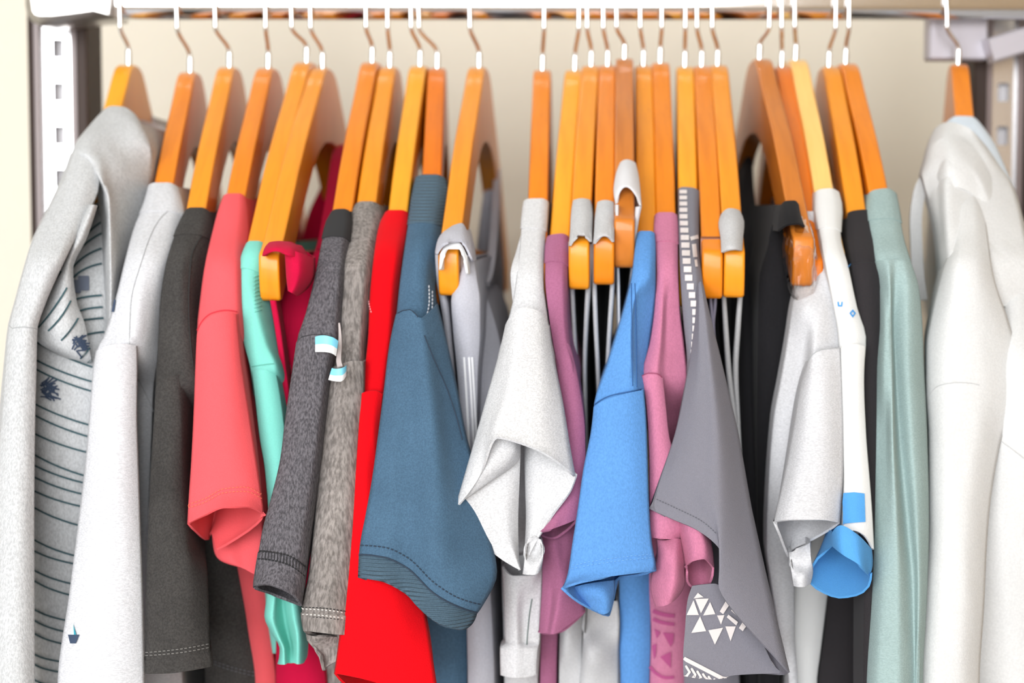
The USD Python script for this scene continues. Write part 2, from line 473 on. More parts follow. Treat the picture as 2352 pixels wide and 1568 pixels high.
# ---------------------------------------------------------------- the room
def wallmat(name, col, bump=.2):
    return mat(name, {"g": ("geometry", {}), "n": ("noise_texture", {"scale": 3.0, "detail": 4.0}), "r": ("rgb_ramp", {"ramp": [(0.2, tuple(x * .96 for x in col)), (0.8, col)]}),
                      "n2": ("noise_texture", {"scale": 220.0, "detail": 2.0}), "b": ("bump", {"strength": bump, "distance": .001}), "p": ("principled_bsdf", {"roughness": .85})},
               [("g.position", "n.vector"), ("n.fac", "r.fac"), ("r.color", "p.base_color"), ("g.position", "n2.vector"), ("n2.fac", "b.height"), ("b.normal", "p.normal")], "p.BSDF")
CREAM = wallmat('cream_paint', (.73, .68, .575))
PALE = wallmat('pale_paint', (.62, .61, .58))
TAN = wallmat('tan_paint', (.80, .62, .42))
FLOOR = mat('floor_boards', {"g": ("geometry", {}), "m": ("mapping", {"scale": (2.2, 14, 1)}), "n": ("noise_texture", {"scale": 2.0, "detail": 4.0}),
            "r": ("rgb_ramp", {"ramp": [(0.3, (.40, .40, .42)), (0.7, (.50, .50, .53))]}), "p": ("principled_bsdf", {"roughness": .5})},
            [("g.position", "m.vector"), ("m.vector", "n.vector"), ("n.fac", "r.fac"), ("r.color", "p.base_color")], "p.BSDF")
WY = 0.42
X0, X1, Y0, Z1 = -3.0, 2.6, -3.1, 2.75
top('floor', box(X0, X1, Y0, WY, -.05, 0), FLOOR, False, 'pale grey floor boards of the shop', 'floor', 'structure')
top('ceiling', box(X0, X1, Y0, WY, Z1, Z1 + .05), PALE, False, 'pale ceiling', 'ceiling', 'structure')
top('wall_back', box(X0, X1, WY, WY + .06, 0, Z1), CREAM, False, 'cream painted wall behind the clothes rack', 'wall', 'structure')
top('wall_left', box(X0 - .06, X0, Y0, WY, 0, Z1), PALE, False, 'pale side wall', 'wall', 'structure')
top('wall_right', box(X1, X1 + .06, Y0, WY, 0, Z1), TAN, False, 'tan side wall', 'wall', 'structure')
# the shop front: piers and sill around one wide window
fx0, fx1, fz0, fz1 = -1.95, .45, 1.05, 2.65
top('wall_front', cat_meshes([box(X0, fx0, Y0 - .06, Y0, 0, Z1), box(fx1, X1, Y0 - .06, Y0, 0, Z1), box(fx0, fx1, Y0 - .06, Y0, 0, fz0), box(fx0, fx1, Y0 - .06, Y0, fz1, Z1)]), TAN, False, 'tan wall round the shop window', 'wall', 'structure')

# ---------------------------------------------------------------- the rack: chrome rail between two slotted uprights
zr0, zr1, ry = 1.600, 1.632, .0078
BROWN = plain('dark_brown_steel', (.045, .030, .025), .6, specular_ior_level=.25)
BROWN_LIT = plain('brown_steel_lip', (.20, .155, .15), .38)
def stadium(n=18):
    pts = []
    r, rz = ry, .0105
    for a in np.linspace(math.pi, 2 * math.pi, n): pts.append((r * math.cos(a), zr0 + rz + rz * math.sin(a)))
    for a in np.linspace(0, math.pi, n): pts.append((r * math.cos(a), zr1 - rz + rz * math.sin(a)))
    return np.array(pts)
def prism_x(prof, x0, x1):
    n = len(prof); v = np.vstack([np.c_[np.full(n, x), prof] for x in (x0, x1)])
    f = [[i, (i + 1) % n, n + (i + 1) % n] for i in range(n)] + [[i, n + (i + 1) % n, n + i] for i in range(n)]
    import mapbox_earcut
    t = np.array(mapbox_earcut.triangulate_float64(np.ascontiguousarray(prof), np.array([n], np.uint32))).reshape(-1, 3)
    m = trimesh.Trimesh(v, np.vstack([f, t[:, ::-1], t + n]), process=False); trimesh.repair.fix_normals(m); return m
xl = U(262, 40, 0)[0]; xr = U(2352, 40, 0)[0] + .035
rail = thing('clothes_rail', 'flat oval chrome rail that all the wooden hangers hang from', 'rail', (0, 0, zr0))
part(rail, 'rail_tube', prism_x(stadium(), xl - .01, xr), CHROME, 35)
# left end: a cast chrome socket that swells towards its rounded lower corner
pxs = [(66, -70), (62, 10), (66, 36), (78, 53), (98, 60), (130, 60), (175, 55), (225, 48), (275, 45), (275, -70)]
q = np.array([U(x, y, -.002) for x, y in pxs])
def prism_y(prof, y0, y1, ch=.002):
    poly = Polygon(prof); inn = poly.buffer(-ch, join_style='mitre')
    a = np.array(poly.exterior.coords)[:-1]; n = len(a)
    c = poly.centroid
    b = a + (np.array([c.x, c.y]) - a) * 0.0
    nx = np.roll(a, -1, 0) - np.roll(a, 1, 0); nn = np.stack([-nx[:, 1], nx[:, 0]], 1); nn /= np.linalg.norm(nn, axis=1, keepdims=True)
    if not poly.contains(shapely.Point(*(a[0] + nn[0] * 1e-4))): nn = -nn
    b = a + nn * ch
    rings = [(y0, b), (y0 + ch, a), (y1 - ch, a), (y1, b)]
    v = np.vstack([np.c_[r[:, 0], np.full(n, y), r[:, 1]] for y, r in rings]); f = []
    for i in range(3):
        for j in range(n):
            p, s = i * n + j, i * n + (j + 1) % n
            f += [[p, s, s + n], [p, s + n, p + n]]
    import mapbox_earcut
    t = np.array(mapbox_earcut.triangulate_float64(np.ascontiguousarray(b), np.array([n], np.uint32))).reshape(-1, 3)
    m = trimesh.Trimesh(v, np.vstack([f, t, t[:, ::-1] + 3 * n]), process=False); trimesh.repair.fix_normals(m); return m
part(rail, 'end_socket', prism_y(q[:, [0, 2]], -.012, .030, .006), plain('dull_nickel', (.50, .48, .46), .3, metallic=1.0), 40)

def upright(name, label, px0, px1, strip, slots, Yf, ztop, zbot):
    """A dark brown steel channel with a chrome slotted strip set into it."""
    xa, xb = U(px0, 300, Yf)[0], U(px1, 300, Yf)[0]
    sa, sb = U(strip[0], 300, Yf)[0], U(strip[1], 300, Yf)[0]
    T = thing(name, label, 'upright', ((xa + xb) / 2, Yf + .02, zbot))
    lip = .0045
    part(T, 'channel_side', box(xa, sa - lip, Yf, Yf + .045, zbot, ztop, .0012), BROWN, 30)
    part(T, 'channel_side', box(sb + lip, xb, Yf, Yf + .045, zbot, ztop, .0012), BROWN, 30)
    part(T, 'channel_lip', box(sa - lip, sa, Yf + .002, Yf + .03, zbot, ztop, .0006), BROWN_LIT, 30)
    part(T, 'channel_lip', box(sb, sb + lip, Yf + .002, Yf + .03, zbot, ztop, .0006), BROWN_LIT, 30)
    part(T, 'channel_back', box(sa, sb, Yf + .017, Yf + .021, zbot, ztop), plain('pale_slot_back', (.62, .60, .62), .5), 30)
    cx = (sa + sb) / 2 if slots is None else U(slots[0], 300, Yf)[0]
    w2, sh, pitch = slots[1] / F_PX * 1.23 / 2, .0132, .0308
    plate = shapely.box(sa, zbot, sb, ztop)
    zs = U(0, slots[2], Yf)[2]
    z = zs
    while z + pitch < ztop: z += pitch
    holes = []
    while z > max(zbot, zs - 12 * pitch):
        holes.append(shapely.box(cx - w2, z - sh / 2, cx + w2, z + sh / 2).buffer(-.0012).buffer(.0012, quad_segs=3)); z -= pitch
    plate = plate.difference(shapely.union_all(holes))
    m = trimesh.creation.extrude_polygon(plate, .002, engine='earcut')
    v = np.array(m.vertices); v = np.stack([v[:, 0], Yf + .008 + v[:, 2], v[:, 1]], 1)
    m = trimesh.Trimesh(v, m.faces, process=False); trimesh.repair.fix_normals(m)
    part(T, 'slotted_strip', m, CHROME_SOFT, 30)
    return T
upright('rack_upright', 'dark brown upright with chrome slotted strip beside the striped sweater', 66, 203, (92, 163), (130, 25, 209), .035, 1.70, 0.0)
upright('rack_upright', 'dark brown upright with chrome slotted strip beside the hooded sweatshirt', 2236, 2372, (2280, 2338), (2310, 26, 210), .035, 1.70, 0.0)
# right end: pale cast bracket under the rail with a slanted arm
br = thing('rail_bracket', 'pale metal bracket holding the rail on the slotted upright above the hooded sweatshirt', 'bracket', U(2200, 90, .02))
a, b = U(2128, 30, .022), U(2262, 140, .022)
PALE_METAL = plain('pale_cast_metal', (.42, .40, .44), .38, metallic=.4)
part(br, 'plate', box(a[0], b[0], .014, .030, b[2], a[2] + .02, .0015), PALE_METAL, 30)
a = U(2268, 118, .006); b = U(2400, 78, .006)
d = b - a; d /= np.linalg.norm(d); nrm_ = np.array([-d[2], 0, d[0]]) * .0085
pp = np.array([(a + nrm_)[[0, 2]], (a - nrm_)[[0, 2]], (b - nrm_)[[0, 2]], (b + nrm_)[[0, 2]]])
part(br, 'arm', prism_y(pp, -.002, .014, .0015), PALE_METAL, 30)

# ---------------------------------------------------------------- the hangers
W = [wood('wood_orange', (.74, .215, .006), (.50, .115, .004)), wood('wood_amber', (.78, .275, .011), (.58, .17, .005)), wood('wood_red', (.70, .17, .006), (.42, .08, .006)),
     wood('wood_golden', (.82, .35, .02), (.64, .22, .008)), wood('wood_pale', (.90, .55, .17), (.78, .42, .10)), wood('wood_brown', (.55, .17, .02), (.30, .07, .008))]
HD = [  # rail px, head px, where the wood goes under cloth (mid) or its bare tip, wood, label
    (275, 287, 147, dict(mid=(262, 235), size=.74), 3, 'golden wooden hanger inside the striped grey sweater'),
    (405, 430, 165, dict(mid=(376, 415)), 0, 'orange wooden hanger inside the pale grey boat print sweater'),
    (493, 521, 153, dict(mid=(451, 470)), 1, 'orange wooden hanger inside the charcoal top'),
    (610, 611, 155, dict(mid=(545, 440)), 0, 'orange wooden hanger inside the coral T-shirt'),
    (668, 700, 142, dict(mid=(589, 550)), 1, 'wooden hanger inside the mint T-shirt'),
    (712, 737, 156, dict(tip=(625, 690)), 1, 'wooden hanger whose bare shiny tip sticks out of the crimson tank top'),
    (840, 852, 142, dict(mid=(785, 480)), 0, 'wooden hanger inside the dark grey heather T-shirt'),
    (890, 893, 153, dict(mid=(840, 462)), 1, 'wooden hanger inside the washed grey brown T-shirt'),
    (943, 963, 150, dict(mid=(913, 480), size=.88), 3, 'golden wooden hanger inside the red T-shirt'),
    (960, 1003, 155, dict(mid=(991, 400), size=.86), 2, 'reddish wooden hanger inside the navy blue T-shirt'),
    (1078, 1100, 155, dict(tip=(1033, 672)), 1, 'wooden hanger whose bare tip sticks out of the white lined grey tank top'),
    (1250, 1247, 160, dict(mid=(1235, 455)), 0, 'orange wooden hanger inside the drooping pale grey T-shirt'),
    (1330, 1322, 160, dict(mid=(1285, 535)), 3, 'golden wooden hanger inside the mauve T-shirt'),
    (1348, 1360, 152, dict(tip=(1332, 664)), 1, 'wooden hanger with a bare tip in the tank top next to the mauve T-shirt'),
    (1385, 1398, 152, dict(tip=(1387, 652)), 0, 'orange wooden hanger in the striped tank top next to the white strap'),
    (1415, 1437, 137, dict(tip=(1434, 610)), 5, 'brownish wooden hanger riding high in the white strapped tank top'),
    (1470, 1481, 150, dict(mid=(1484, 525)), 1, 'orange wooden hanger inside the bright blue T-shirt'),
    (1520, 1520, 143, dict(mid=(1529, 487)), 0, 'orange wooden hanger inside the pink T-shirt'),
    (1574, 1577, 152, dict(mid=(1580, 428)), 3, 'golden wooden hanger inside the grey patterned T-shirt'),
    (1600, 1616, 152, dict(tip=(1637, 678)), 0, 'orange wooden hanger bare down to its very shiny tip, ringed by a brown mark'),
    (1635, 1653, 150, dict(tip=(1686, 680)), 1, 'wooden hanger in the grey strapped tank top beside the black tank top'),
    (1768, 1750, 136, dict(tip=(1843, 648)), 5, 'brown wooden hanger with its tip wrapped in clear film'),
    (1795, 1802, 152, dict(mid=(1853, 480)), 2, 'reddish wooden hanger inside the pale grey T-shirt beside the white one'),
    (1825, 1834, 136, dict(mid=(1891, 435)), 4, 'pale blond wooden hanger inside the white T-shirt'),
    (1920, 1911, 152, dict(mid=(1964, 480)), 1, 'orange wooden hanger inside the plain black top'),
    (1950, 1950, 145, dict(mid=(2015, 432)), 0, 'orange wooden hanger inside the sage green top'),
    (2173, 2211, 146, dict(mid=(2214, 262), size=.85), 0, 'orange wooden hanger inside the pale hooded sweatshirt'),
]
H = []
for i, (rx, hx, hy, kw, wi, label) in enumerate(HD):
    h = Hanger(i, rx, hx, hy, **kw)
    T = build_hanger(h, label, W[wi])
    if i == 19:                       # the brown ring on the bare arm
        s = float(np.interp(547, h.arm_py[:80], np.linspace(0, .216, 80)))
        zt = lambda q: float(np.interp(q, [a for a, _ in TOP], [b for _, b in TOP])); zl = lambda q: float(np.interp(q, [a for a, _ in LOW[::-1]], [b for _, b in LOW[::-1]]))
        a = [[(-.0064, zt(q) + .0004), (.0064, zt(q) + .0004), (.0064, zl(q) - .0004), (-.0064, zl(q) - .0004)] for q in (s - .0011, s + .0011)]
        v = np.vstack([h.at(x, q, z)[None] for q, r in zip((s - .0011, s + .0011), a) for x, z in r])
        f = [[j, (j + 1) % 4, 4 + (j + 1) % 4] for j in range(4)] + [[j, 4 + (j + 1) % 4, 4 + j] for j in range(4)] + [[0, 2, 1], [0, 3, 2], [4, 5, 6], [4, 6, 7]]
        m = trimesh.Trimesh(v, f, process=False); trimesh.repair.fix_normals(m)
        part(T, 'brown_ring', m, plain('brown_varnish', (.22, .055, .012), .4), False, label='brown ring mark')
    H.append(h)

# ---------------------------------------------------------------- the clothes
def garment(i, name, label, cat):
    return thing(name, label, cat, H[i].o, 'clothes hanging on the chrome rail')

def fill_row(y, xl, xr, n, d=None):
    return [(xl + (xr - xl) * t, y, (d or 0)) for t in np.linspace(0, 1, n)]

def body(h, cap, low=None, dy=0.0, bw=.007, ylow=-.182, seed=0, noise=.0012, bulge=.25, lowhw=30, dep='body', thick=.0013):
    """The trunk of a garment: its shoulder as the photograph shows it (cap), then hanging straight down inside the sleeves (low: rows of (py, xl, xr))."""
    n = len(cap[0])
    cap = [[(p[0], p[1], p[2] if len(p) > 2 else 0) for p in r] for r in cap]
    Ys = [float(np.mean(h.Y(np.array([p[1] for p in r])))) - dy for r in cap]
    yl = cap[-1][0][1]
    rows = list(cap)
    if low is None:
        low = []
        for y in (950, 1250, 1560, 1900):
            if y > yl + 90:
                x = h.plane_x(y, ylow); low.append((y, x - lowhw, x + lowhw))
    for r in low:
        y, a, b = r[:3]
        rows.append(fill_row(y, a, b, n)); Ys.append(r[3] if len(r) > 3 else ylow)
    return Loft(h, rows, Y=Ys, dep=dep, bw=bw, seed=seed, noise=noise, bulge=bulge, thick=thick)

def threads(T, loft, pts, mat_, name='seam', w=2.4, parent=None):
    return part(parent or T, name, seam(loft, pts, w), mat_, True)

def sewn(parent, loft, lines, mat_, w=2.6, dash=6.5, gap=3.5, off=.0006):
    return part(parent, 'stitching', cat_meshes([stitches(loft, l, dash, gap, w, off) for l in lines]), mat_, True, kind='stuff')

THREAD = {}
def thread(name, col):
    return plain('thread_' + name, col, .8)

# ---- 0 striped pale grey sweater with a wide folded collar
GREY = cloth('grey_marl', (.66, .67, .68), heather=.26, fleck=520, stretch=(1, 1, .5), wash=.05)
h = H[0]; T = garment(0, 'striped_sweater', 'pale grey sweater with thin dark stripes and a wide folded collar', 'sweater')
STRIPE = plain('dark_teal_print', (.035, .085, .10), .9)
trunk = Loft(h, [[(205, 440), (224, 440), (242, 440), (262, 440)], [(170, 520), (200, 520), (236, 520), (290, 520)], [(130, 620), (180, 620), (232, 620), (262, 620)],
                 [(90, 740), (150, 740), (215, 740), (250, 740)], [(70, 840), (125, 840), (180, 840), (235, 840)], [(62, 1000), (110, 1000), (165, 1000), (225, 1000)],
                 [(62, 1250), (105, 1250), (160, 1250), (200, 1250)], [(60, 1450), (100, 1450), (140, 1450), (180, 1450)], [(58, 1700), (95, 1700), (130, 1700), (165, 1700)]],
             Y=[-.11, -.145, -.175, -.190, -.200, -.205, -.205, -.205, -.205], dep=.34, bw=.012, seed=1)
b_ = part(T, 'body', trunk.mesh, GREY, True)
slv = Loft(h, [[(170, 348), (190, 340), (212, 350), (230, 385)], [(152, 400), (176, 396), (203, 402), (228, 428)], [(112, 480), (146, 478), (178, 480), (203, 492)], [(78, 545), (112, 545), (145, 550), (168, 560)],
               [(55, 620), (85, 620), (112, 622), (134, 630)], [(34, 700), (58, 700), (82, 702), (102, 705)], [(20, 757), (42, 752), (65, 752), (86, 757)],
               [(12, 850), (36, 846), (60, 846), (84, 850)], [(2, 980), (28, 980), (55, 980), (81, 980)], [(-14, 1200), (18, 1200), (50, 1200), (79, 1200)], [(-28, 1568), (10, 1568), (46, 1568), (80, 1568)], [(-35, 1720), (8, 1720), (46, 1720), (80, 1720)]],
           dy=.058, dep=.06, shear=-.34, seed=2, noise=.0022, bulge=.4)
part(T, 'sleeve', slv.mesh, GREY, True)
threads(T, slv, [(20, 757), (45, 751), (86, 756)], thread('grey', (.42, .43, .44)))
flap = Loft(h, [[(205, 470, -4), (214, 470, 3), (224, 472, -2)], [(172, 530, -4), (188, 535, 4), (200, 545, -2)], [(140, 610, -3), (155, 612, 4), (168, 620, -3)], [(112, 680, -3), (145, 684, 4), (176, 690, -4)], [(85, 752, -3), (140, 748, 4), (196, 748, -4)], [(84, 778, -4), (150, 795, 1), (206, 806, -4)], [(150, 822, -7), (180, 828, -3), (212, 836, -8)]],
            Y=[-.196, -.206, -.212, -.216, -.219, -.219, -.215], dep=.02, seed=4, bulge=.1, sheet=True)
fl_ = part(T, 'front_fold', flap.mesh, GREY, True)
hood = Loft(h, [[(238, 252), (258, 243), (283, 245), (306, 258), (326, 285)], [(205, 288), (238, 272), (278, 275), (318, 300), (345, 330)], [(170, 335, 2), (200, 318, 6), (245, 318, 2), (292, 345, -2), (352, 372, -8)],
                [(160, 372, 0), (190, 352, 8), (228, 360, 4), (282, 400, -4), (350, 412, -14)], [(168, 398, -14), (196, 372, 2), (228, 394, 6), (270, 440, -6), (340, 455, -20)], [(222, 440, -22), (232, 440, -8), (248, 452, 4), (275, 500, -8), (328, 520, -24)],
                [(228, 520, -26), (238, 520, -16), (252, 530, 2), (275, 570, -10), (305, 590, -26)], [(232, 640, -28), (240, 640, -16), (254, 645, 0), (270, 660, -8), (286, 670, -22)], [(236, 800, -30), (242, 800, -20), (250, 800, -8), (258, 800, -14), (266, 800, -24)]],
            dy=.040, dep=.13, seed=5, noise=.003, dmul=1.7, bulge=.5, bw=.02, out=.00003)
part(T, 'collar', hood.mesh, GREY, True)
rear = Loft(h, [[(330, 262), (345, 262), (358, 275)], [(325, 320), (350, 320), (372, 345)], [(330, 400), (355, 400), (380, 410)], [(330, 600), (350, 600), (370, 600)]], Y=[.05, .05, .05, .05], dep=.10, seed=6)
part(T, 'hood', rear.mesh, GREY, True)
back_shoulder(T, h, -.075, -.243, GREY)
sl = []
for a, b in ((783, 840), (825, 873), (846, 895), (927, 973), (953, 1000), (996, 1036), (1044, 1090), (1069, 1106), (1096, 1132), (1128, 1160), (1166, 1204), (1240, 1274), (1266, 1292), (1310, 1338), (1334, 1364), (1400, 1422), (1425, 1448), (1455, 1476), (1503, 1516), (1526, 1540), (1562, 1572)):
    yr = np.interp((a + b) / 2, [780, 1000, 1250, 1568], [206, 196, 170, 130])
    sl.append([(74, a - 3), (74 + (yr - 74) * .5, (a + b) / 2 + 3), (yr + 8, b + 3)])
for l in sl:
    part(b_, 'printed_stripe', decal(trunk, line_px(l, 4.0), .0012, 14), STRIPE, True)
for l in ([(183, 508), (205, 490), (232, 470)], [(150, 595), (185, 550), (232, 510)], [(147, 622), (190, 565), (234, 535)], [(150, 640), (190, 592), (234, 570)], [(155, 655), (190, 620), (234, 605)], [(165, 690), (195, 682), (234, 678)], [(180, 715), (205, 708), (236, 705)], [(190, 735), (215, 732), (238, 730)], [(200, 768), (220, 764), (240, 762)]):
    part(b_, 'printed_stripe', decal(trunk, line_px(l, 4.5), .0012, 14), STRIPE, True)
for l in ([(107, 622), (125, 592), (150, 558)], [(108, 662), (124, 645), (140, 622)], [(88, 752), (118, 715), (154, 660)], [(110, 760), (138, 730), (163, 690)], [(140, 782), (160, 760), (180, 730)], [(184, 824), (196, 812), (206, 798)], [(196, 838), (206, 832), (213, 824)]):
    part(fl_, 'printed_stripe', decal(flap, line_px(l, 4.0), .001, 14), STRIPE, True)
rng = np.random.default_rng(3)
def sprig(cx, cy, w, hh, n, seed):
    r = np.random.default_rng(seed); ls = []
    for k in range(n):
        a = r.uniform(-1.2, 1.2); l = r.uniform(.4, 1.0)
        x0, y0 = cx + r.uniform(-.25, .3) * w, cy + r.uniform(-.35, .35) * hh
        ls.append(LineString([(x0, y0), (x0 + math.cos(a) * l * w * .42, y0 + math.sin(a) * l * hh * .4)]).buffer(1.7))
    return shapely.union_all(ls)
part(b_, 'printed_pine', decal(trunk, sprig(104, 895, 60, 50, 34, 1), .0013), plain('navy_print', (.035, .055, .10), .9), True, label='dark blue pine print')
part(fl_, 'printed_pine', decal(flap, sprig(178, 790, 50, 48, 30, 2), .0012), plain('navy_print', (.035, .055, .10), .9), True, label='dark blue pine print')
part(b_, 'printed_pine', decal(trunk, shapely.union_all([shapely.box(165, 645, 183, 670), shapely.box(182, 636, 202, 664)]).buffer(3), .0013), plain('slate_print', (.13, .15, .20), .9), True, label='dark grey pine print')

# ---- 1 pale grey sweater with little boats
h = H[1]; T = garment(1, 'boat_sweater', 'pale grey long-sleeved sweater printed with small navy paper boats', 'sweater')
PALEGREY = cloth('pale_grey_marl', (.74, .745, .77), heather=.22, fleck=420, stretch=(.6, 1, 2), wash=.04)
cap = [[(342, 427), (358, 421), (385, 421), (407, 430)], [(330, 470), (352, 462), (392, 462), (420, 475)], [(308, 520), (340, 516), (385, 518, -2), (428, 530, -10)], [(286, 600), (325, 598), (370, 600, -4), (405, 610, -16)], [(264, 690), (308, 690), (345, 692, -5), (388, 700, -18)], [(238, 770), (300, 768), (335, 770, -6), (372, 780, -18)], [(220, 812), (262, 808), (316, 808, -5), (366, 820, -18)]]
tr = body(h, cap, low=[(900, 285, 352), (1000, 292, 348), (1200, 300, 342), (1400, 305, 340), (1550, 300, 420), (1750, 300, 430)], seed=8, ylow=-.19)
b_ = part(T, 'body', tr.mesh, PALEGREY, True)
part(T, 'collar', tr.band(0, .05, .0006), PALEGREY, True)
threads(T, tr, [(395, 478), (365, 505), (325, 600), (300, 700), (297, 790)], thread('grey', (.42, .43, .44)), w=2.0)
threads(T, tr, [(316, 870), (335, 905), (352, 945)], thread('grey', (.42, .43, .44)), w=2.0)
slv = Loft(h, [[(221, 806), (248, 793), (282, 789), (315, 795)], [(214, 850), (246, 845), (282, 843), (316, 846)], [(207, 940), (243, 940), (280, 940), (315, 940)], [(195, 1080), (235, 1080), (278, 1080), (319, 1080)], [(180, 1200), (226, 1200), (276, 1200), (323, 1200)], [(158, 1370), (212, 1370), (270, 1370), (329, 1370)], [(132, 1568), (196, 1568), (262, 1568), (333, 1568)], [(118, 1720), (186, 1720), (258, 1720), (336, 1720)]],
           dy=.006, dep=.06, shear=-.24, seed=9, noise=.0014)
s_ = part(T, 'sleeve', slv.mesh, PALEGREY, True)
NAVYP = plain('navy_print', (.035, .055, .10), .9)
part(s_, 'printed_boat', decal(slv, shapely.union_all([Polygon([(156, 1457), (182, 1457), (174, 1477), (161, 1477)])]), .0012), NAVYP, True, label='navy boat hull')
part(s_, 'printed_sail', decal(slv, Polygon([(163, 1457), (168, 1430), (170, 1457)]), .0013), plain('pale_blue_print', (.50, .62, .66), .9), True, label='pale sail')
part(s_, 'printed_sail', decal(slv, Polygon([(170, 1457), (168.5, 1434), (175, 1457)]), .0013), plain('teal_print', (.02, .25, .33), .9), True, label='teal sail')
part(b_, 'printed_boat', decal(tr, Polygon([(262, 688), (266, 688), (262, 716), (256, 716)]), .0012), NAVYP, True)

# ---- 2 charcoal top
h = H[2]; T = garment(2, 'charcoal_top', 'washed charcoal top with stitched cuffs beside the coral T-shirt', 'shirt')
CHAR = cloth('charcoal', (.062, .058, .055), heather=.35, fleck=420, wash=.22, wash_scale=30)
cap = [[(428, 483), (440, 478), (462, 478), (480, 487)], [(412, 512), (430, 506), (462, 508), (486, 520, -4)], [(394, 560), (422, 556), (452, 558, -3), (490, 575, -16)], [(378, 620), (410, 618), (436, 622, -4), (478, 640, -20)], [(367, 700), (405, 700), (433, 702, -3), (470, 715, -22)], [(362, 800), (404, 800), (440, 804, -2), (474, 810, -22)], [(357, 895), (398, 886), (446, 880, -1), (476, 890, -22)]]
tr = body(h, cap, low=[(1000, 400, 490), (1200, 440, 530), (1300, 452, 552), (1450, 462, 580), (1568, 470, 602), (1750, 475, 615)], seed=12)
b_ = part(T, 'body', tr.mesh, CHAR, True)
part(T, 'collar', tr.band(0, .05, .0006), CHAR, True)
threads(T, tr, [(486, 520), (462, 545), (440, 590), (434, 690), (444, 840)], thread('dark', (.02, .02, .02)), w=3)
slv = Loft(h, [[(357, 892), (372, 872), (400, 862), (448, 852)], [(354, 950), (385, 945), (414, 942, -1), (448, 945, -30)], [(345, 1100), (385, 1100), (418, 1100, -4), (450, 1100, -45)], [(339, 1240), (382, 1240), (426, 1240, -3), (466, 1240, -45)], [(337, 1310), (382, 1310), (430, 1310, -1), (476, 1310, -12)], [(334, 1400), (384, 1400), (432, 1398), (480, 1394, -5)], [(333, 1508), (383, 1504), (432, 1498), (483, 1488)], [(332, 1547), (383, 1546), (434, 1540), (487, 1530)]],
           dy=.004, dep=.07, shear=-.17, seed=13, noise=.0012)
s_ = part(T, 'sleeve', slv.mesh, CHAR, True); rear_sleeve(T, h, slv, CHAR)
sewn(s_, slv, [[(334, 1505), (400, 1500), (482, 1486)], [(334, 1498), (400, 1492), (481, 1478)]], thread('ash', (.16, .155, .145)), w=2.8)
sewn(b_, tr, [[(492, 1524), (530, 1538), (590, 1552)], [(492, 1518), (530, 1531), (590, 1545)]], thread('ash_dark', (.10, .10, .11)), w=2.8)
part(s_, 'cuff', slv.band(.945, 1.0, .0005), CHAR, True)

# ---- 3 coral T-shirt
h = H[3]; T = garment(3, 't_shirt', 'coral pink T-shirt with a flaring open sleeve', 'T-shirt')
CORAL = cloth('coral', (.96, .145, .165), heather=.06, fleck=700, wash=.03, trans=.34)
cap = [[(513, 450), (525, 444), (548, 444), (563, 452)], [(503, 475), (520, 468), (548, 470), (569, 488)], [(488, 530), (514, 528), (542, 530), (572, 545, -4)], [(470, 610), (505, 608), (538, 612), (566, 625, -8)], [(460, 680), (500, 678), (540, 682), (562, 690, -6)], [(452, 770), (492, 764), (543, 766), (566, 772, -8)]]
tr = body(h, cap, low=[(860, 470, 575, -.20), (960, 485, 592, -.20), (1050, 500, 606, -.198), (1110, 510, 616, -.196), (1300, 535, 606), (1430, 552, 618), (1568, 566, 634), (1750, 575, 645)], seed=15)
part(T, 'body', tr.mesh, CORAL, True)
slv = Loft(h, [[(452, 768), (466, 742), (492, 722), (522, 716), (543, 722)], [(449, 830), (474, 818), (502, 812), (530, 812), (553, 825)], [(445, 940), (476, 936), (508, 934), (540, 935), (571, 940)], [(439, 1060), (475, 1055), (512, 1052), (550, 1053), (590, 1062)], [(433, 1150), (472, 1140), (515, 1124), (562, 1122), (602, 1145)], [(430, 1203, -3), (468, 1183, 2), (516, 1163, 6), (566, 1163, 3), (608, 1182, -3)]],
           dy=.014, dep=.055, seed=16, noise=.0010, hem_from=.3, hemback=[(608, 1184, 4), (590, 1206, 12), (548, 1236, 22), (498, 1264, 20), (488, 1225, 34), (480, 1235, 46), (470, 1240, 34), (448, 1222, 18), (431, 1206, 4)])
s_ = part(T, 'sleeve', slv.mesh, CORAL, True); rear_sleeve(T, h, slv, CORAL)
sewn(s_, slv, [[(431, 1158), (470, 1145), (515, 1122), (560, 1118), (602, 1137)], [(431, 1166), (470, 1153), (515, 1131), (560, 1128), (603, 1146)]], thread('coral', (.80, .16, .10)), w=2.2, dash=5.5, gap=3)
threads(T, tr, [(452, 766), (462, 740), (488, 718), (520, 712), (545, 716)], thread('coral_dark', (.62, .03, .05)), w=3)
und = Loft(h, [[(486, 1215), (520, 1205), (560, 1195), (604, 1185)], [(490, 1262, 2), (522, 1250, 2), (560, 1232), (604, 1216)], [(500, 1283, 2), (530, 1286, 2), (560, 1280), (600, 1262)], [(540, 1300), (556, 1304), (572, 1312), (590, 1322)]], dy=-.022, dep=.03, seed=17, bulge=.1)
part(T, 'sleeve_underside', und.mesh, CORAL, True)

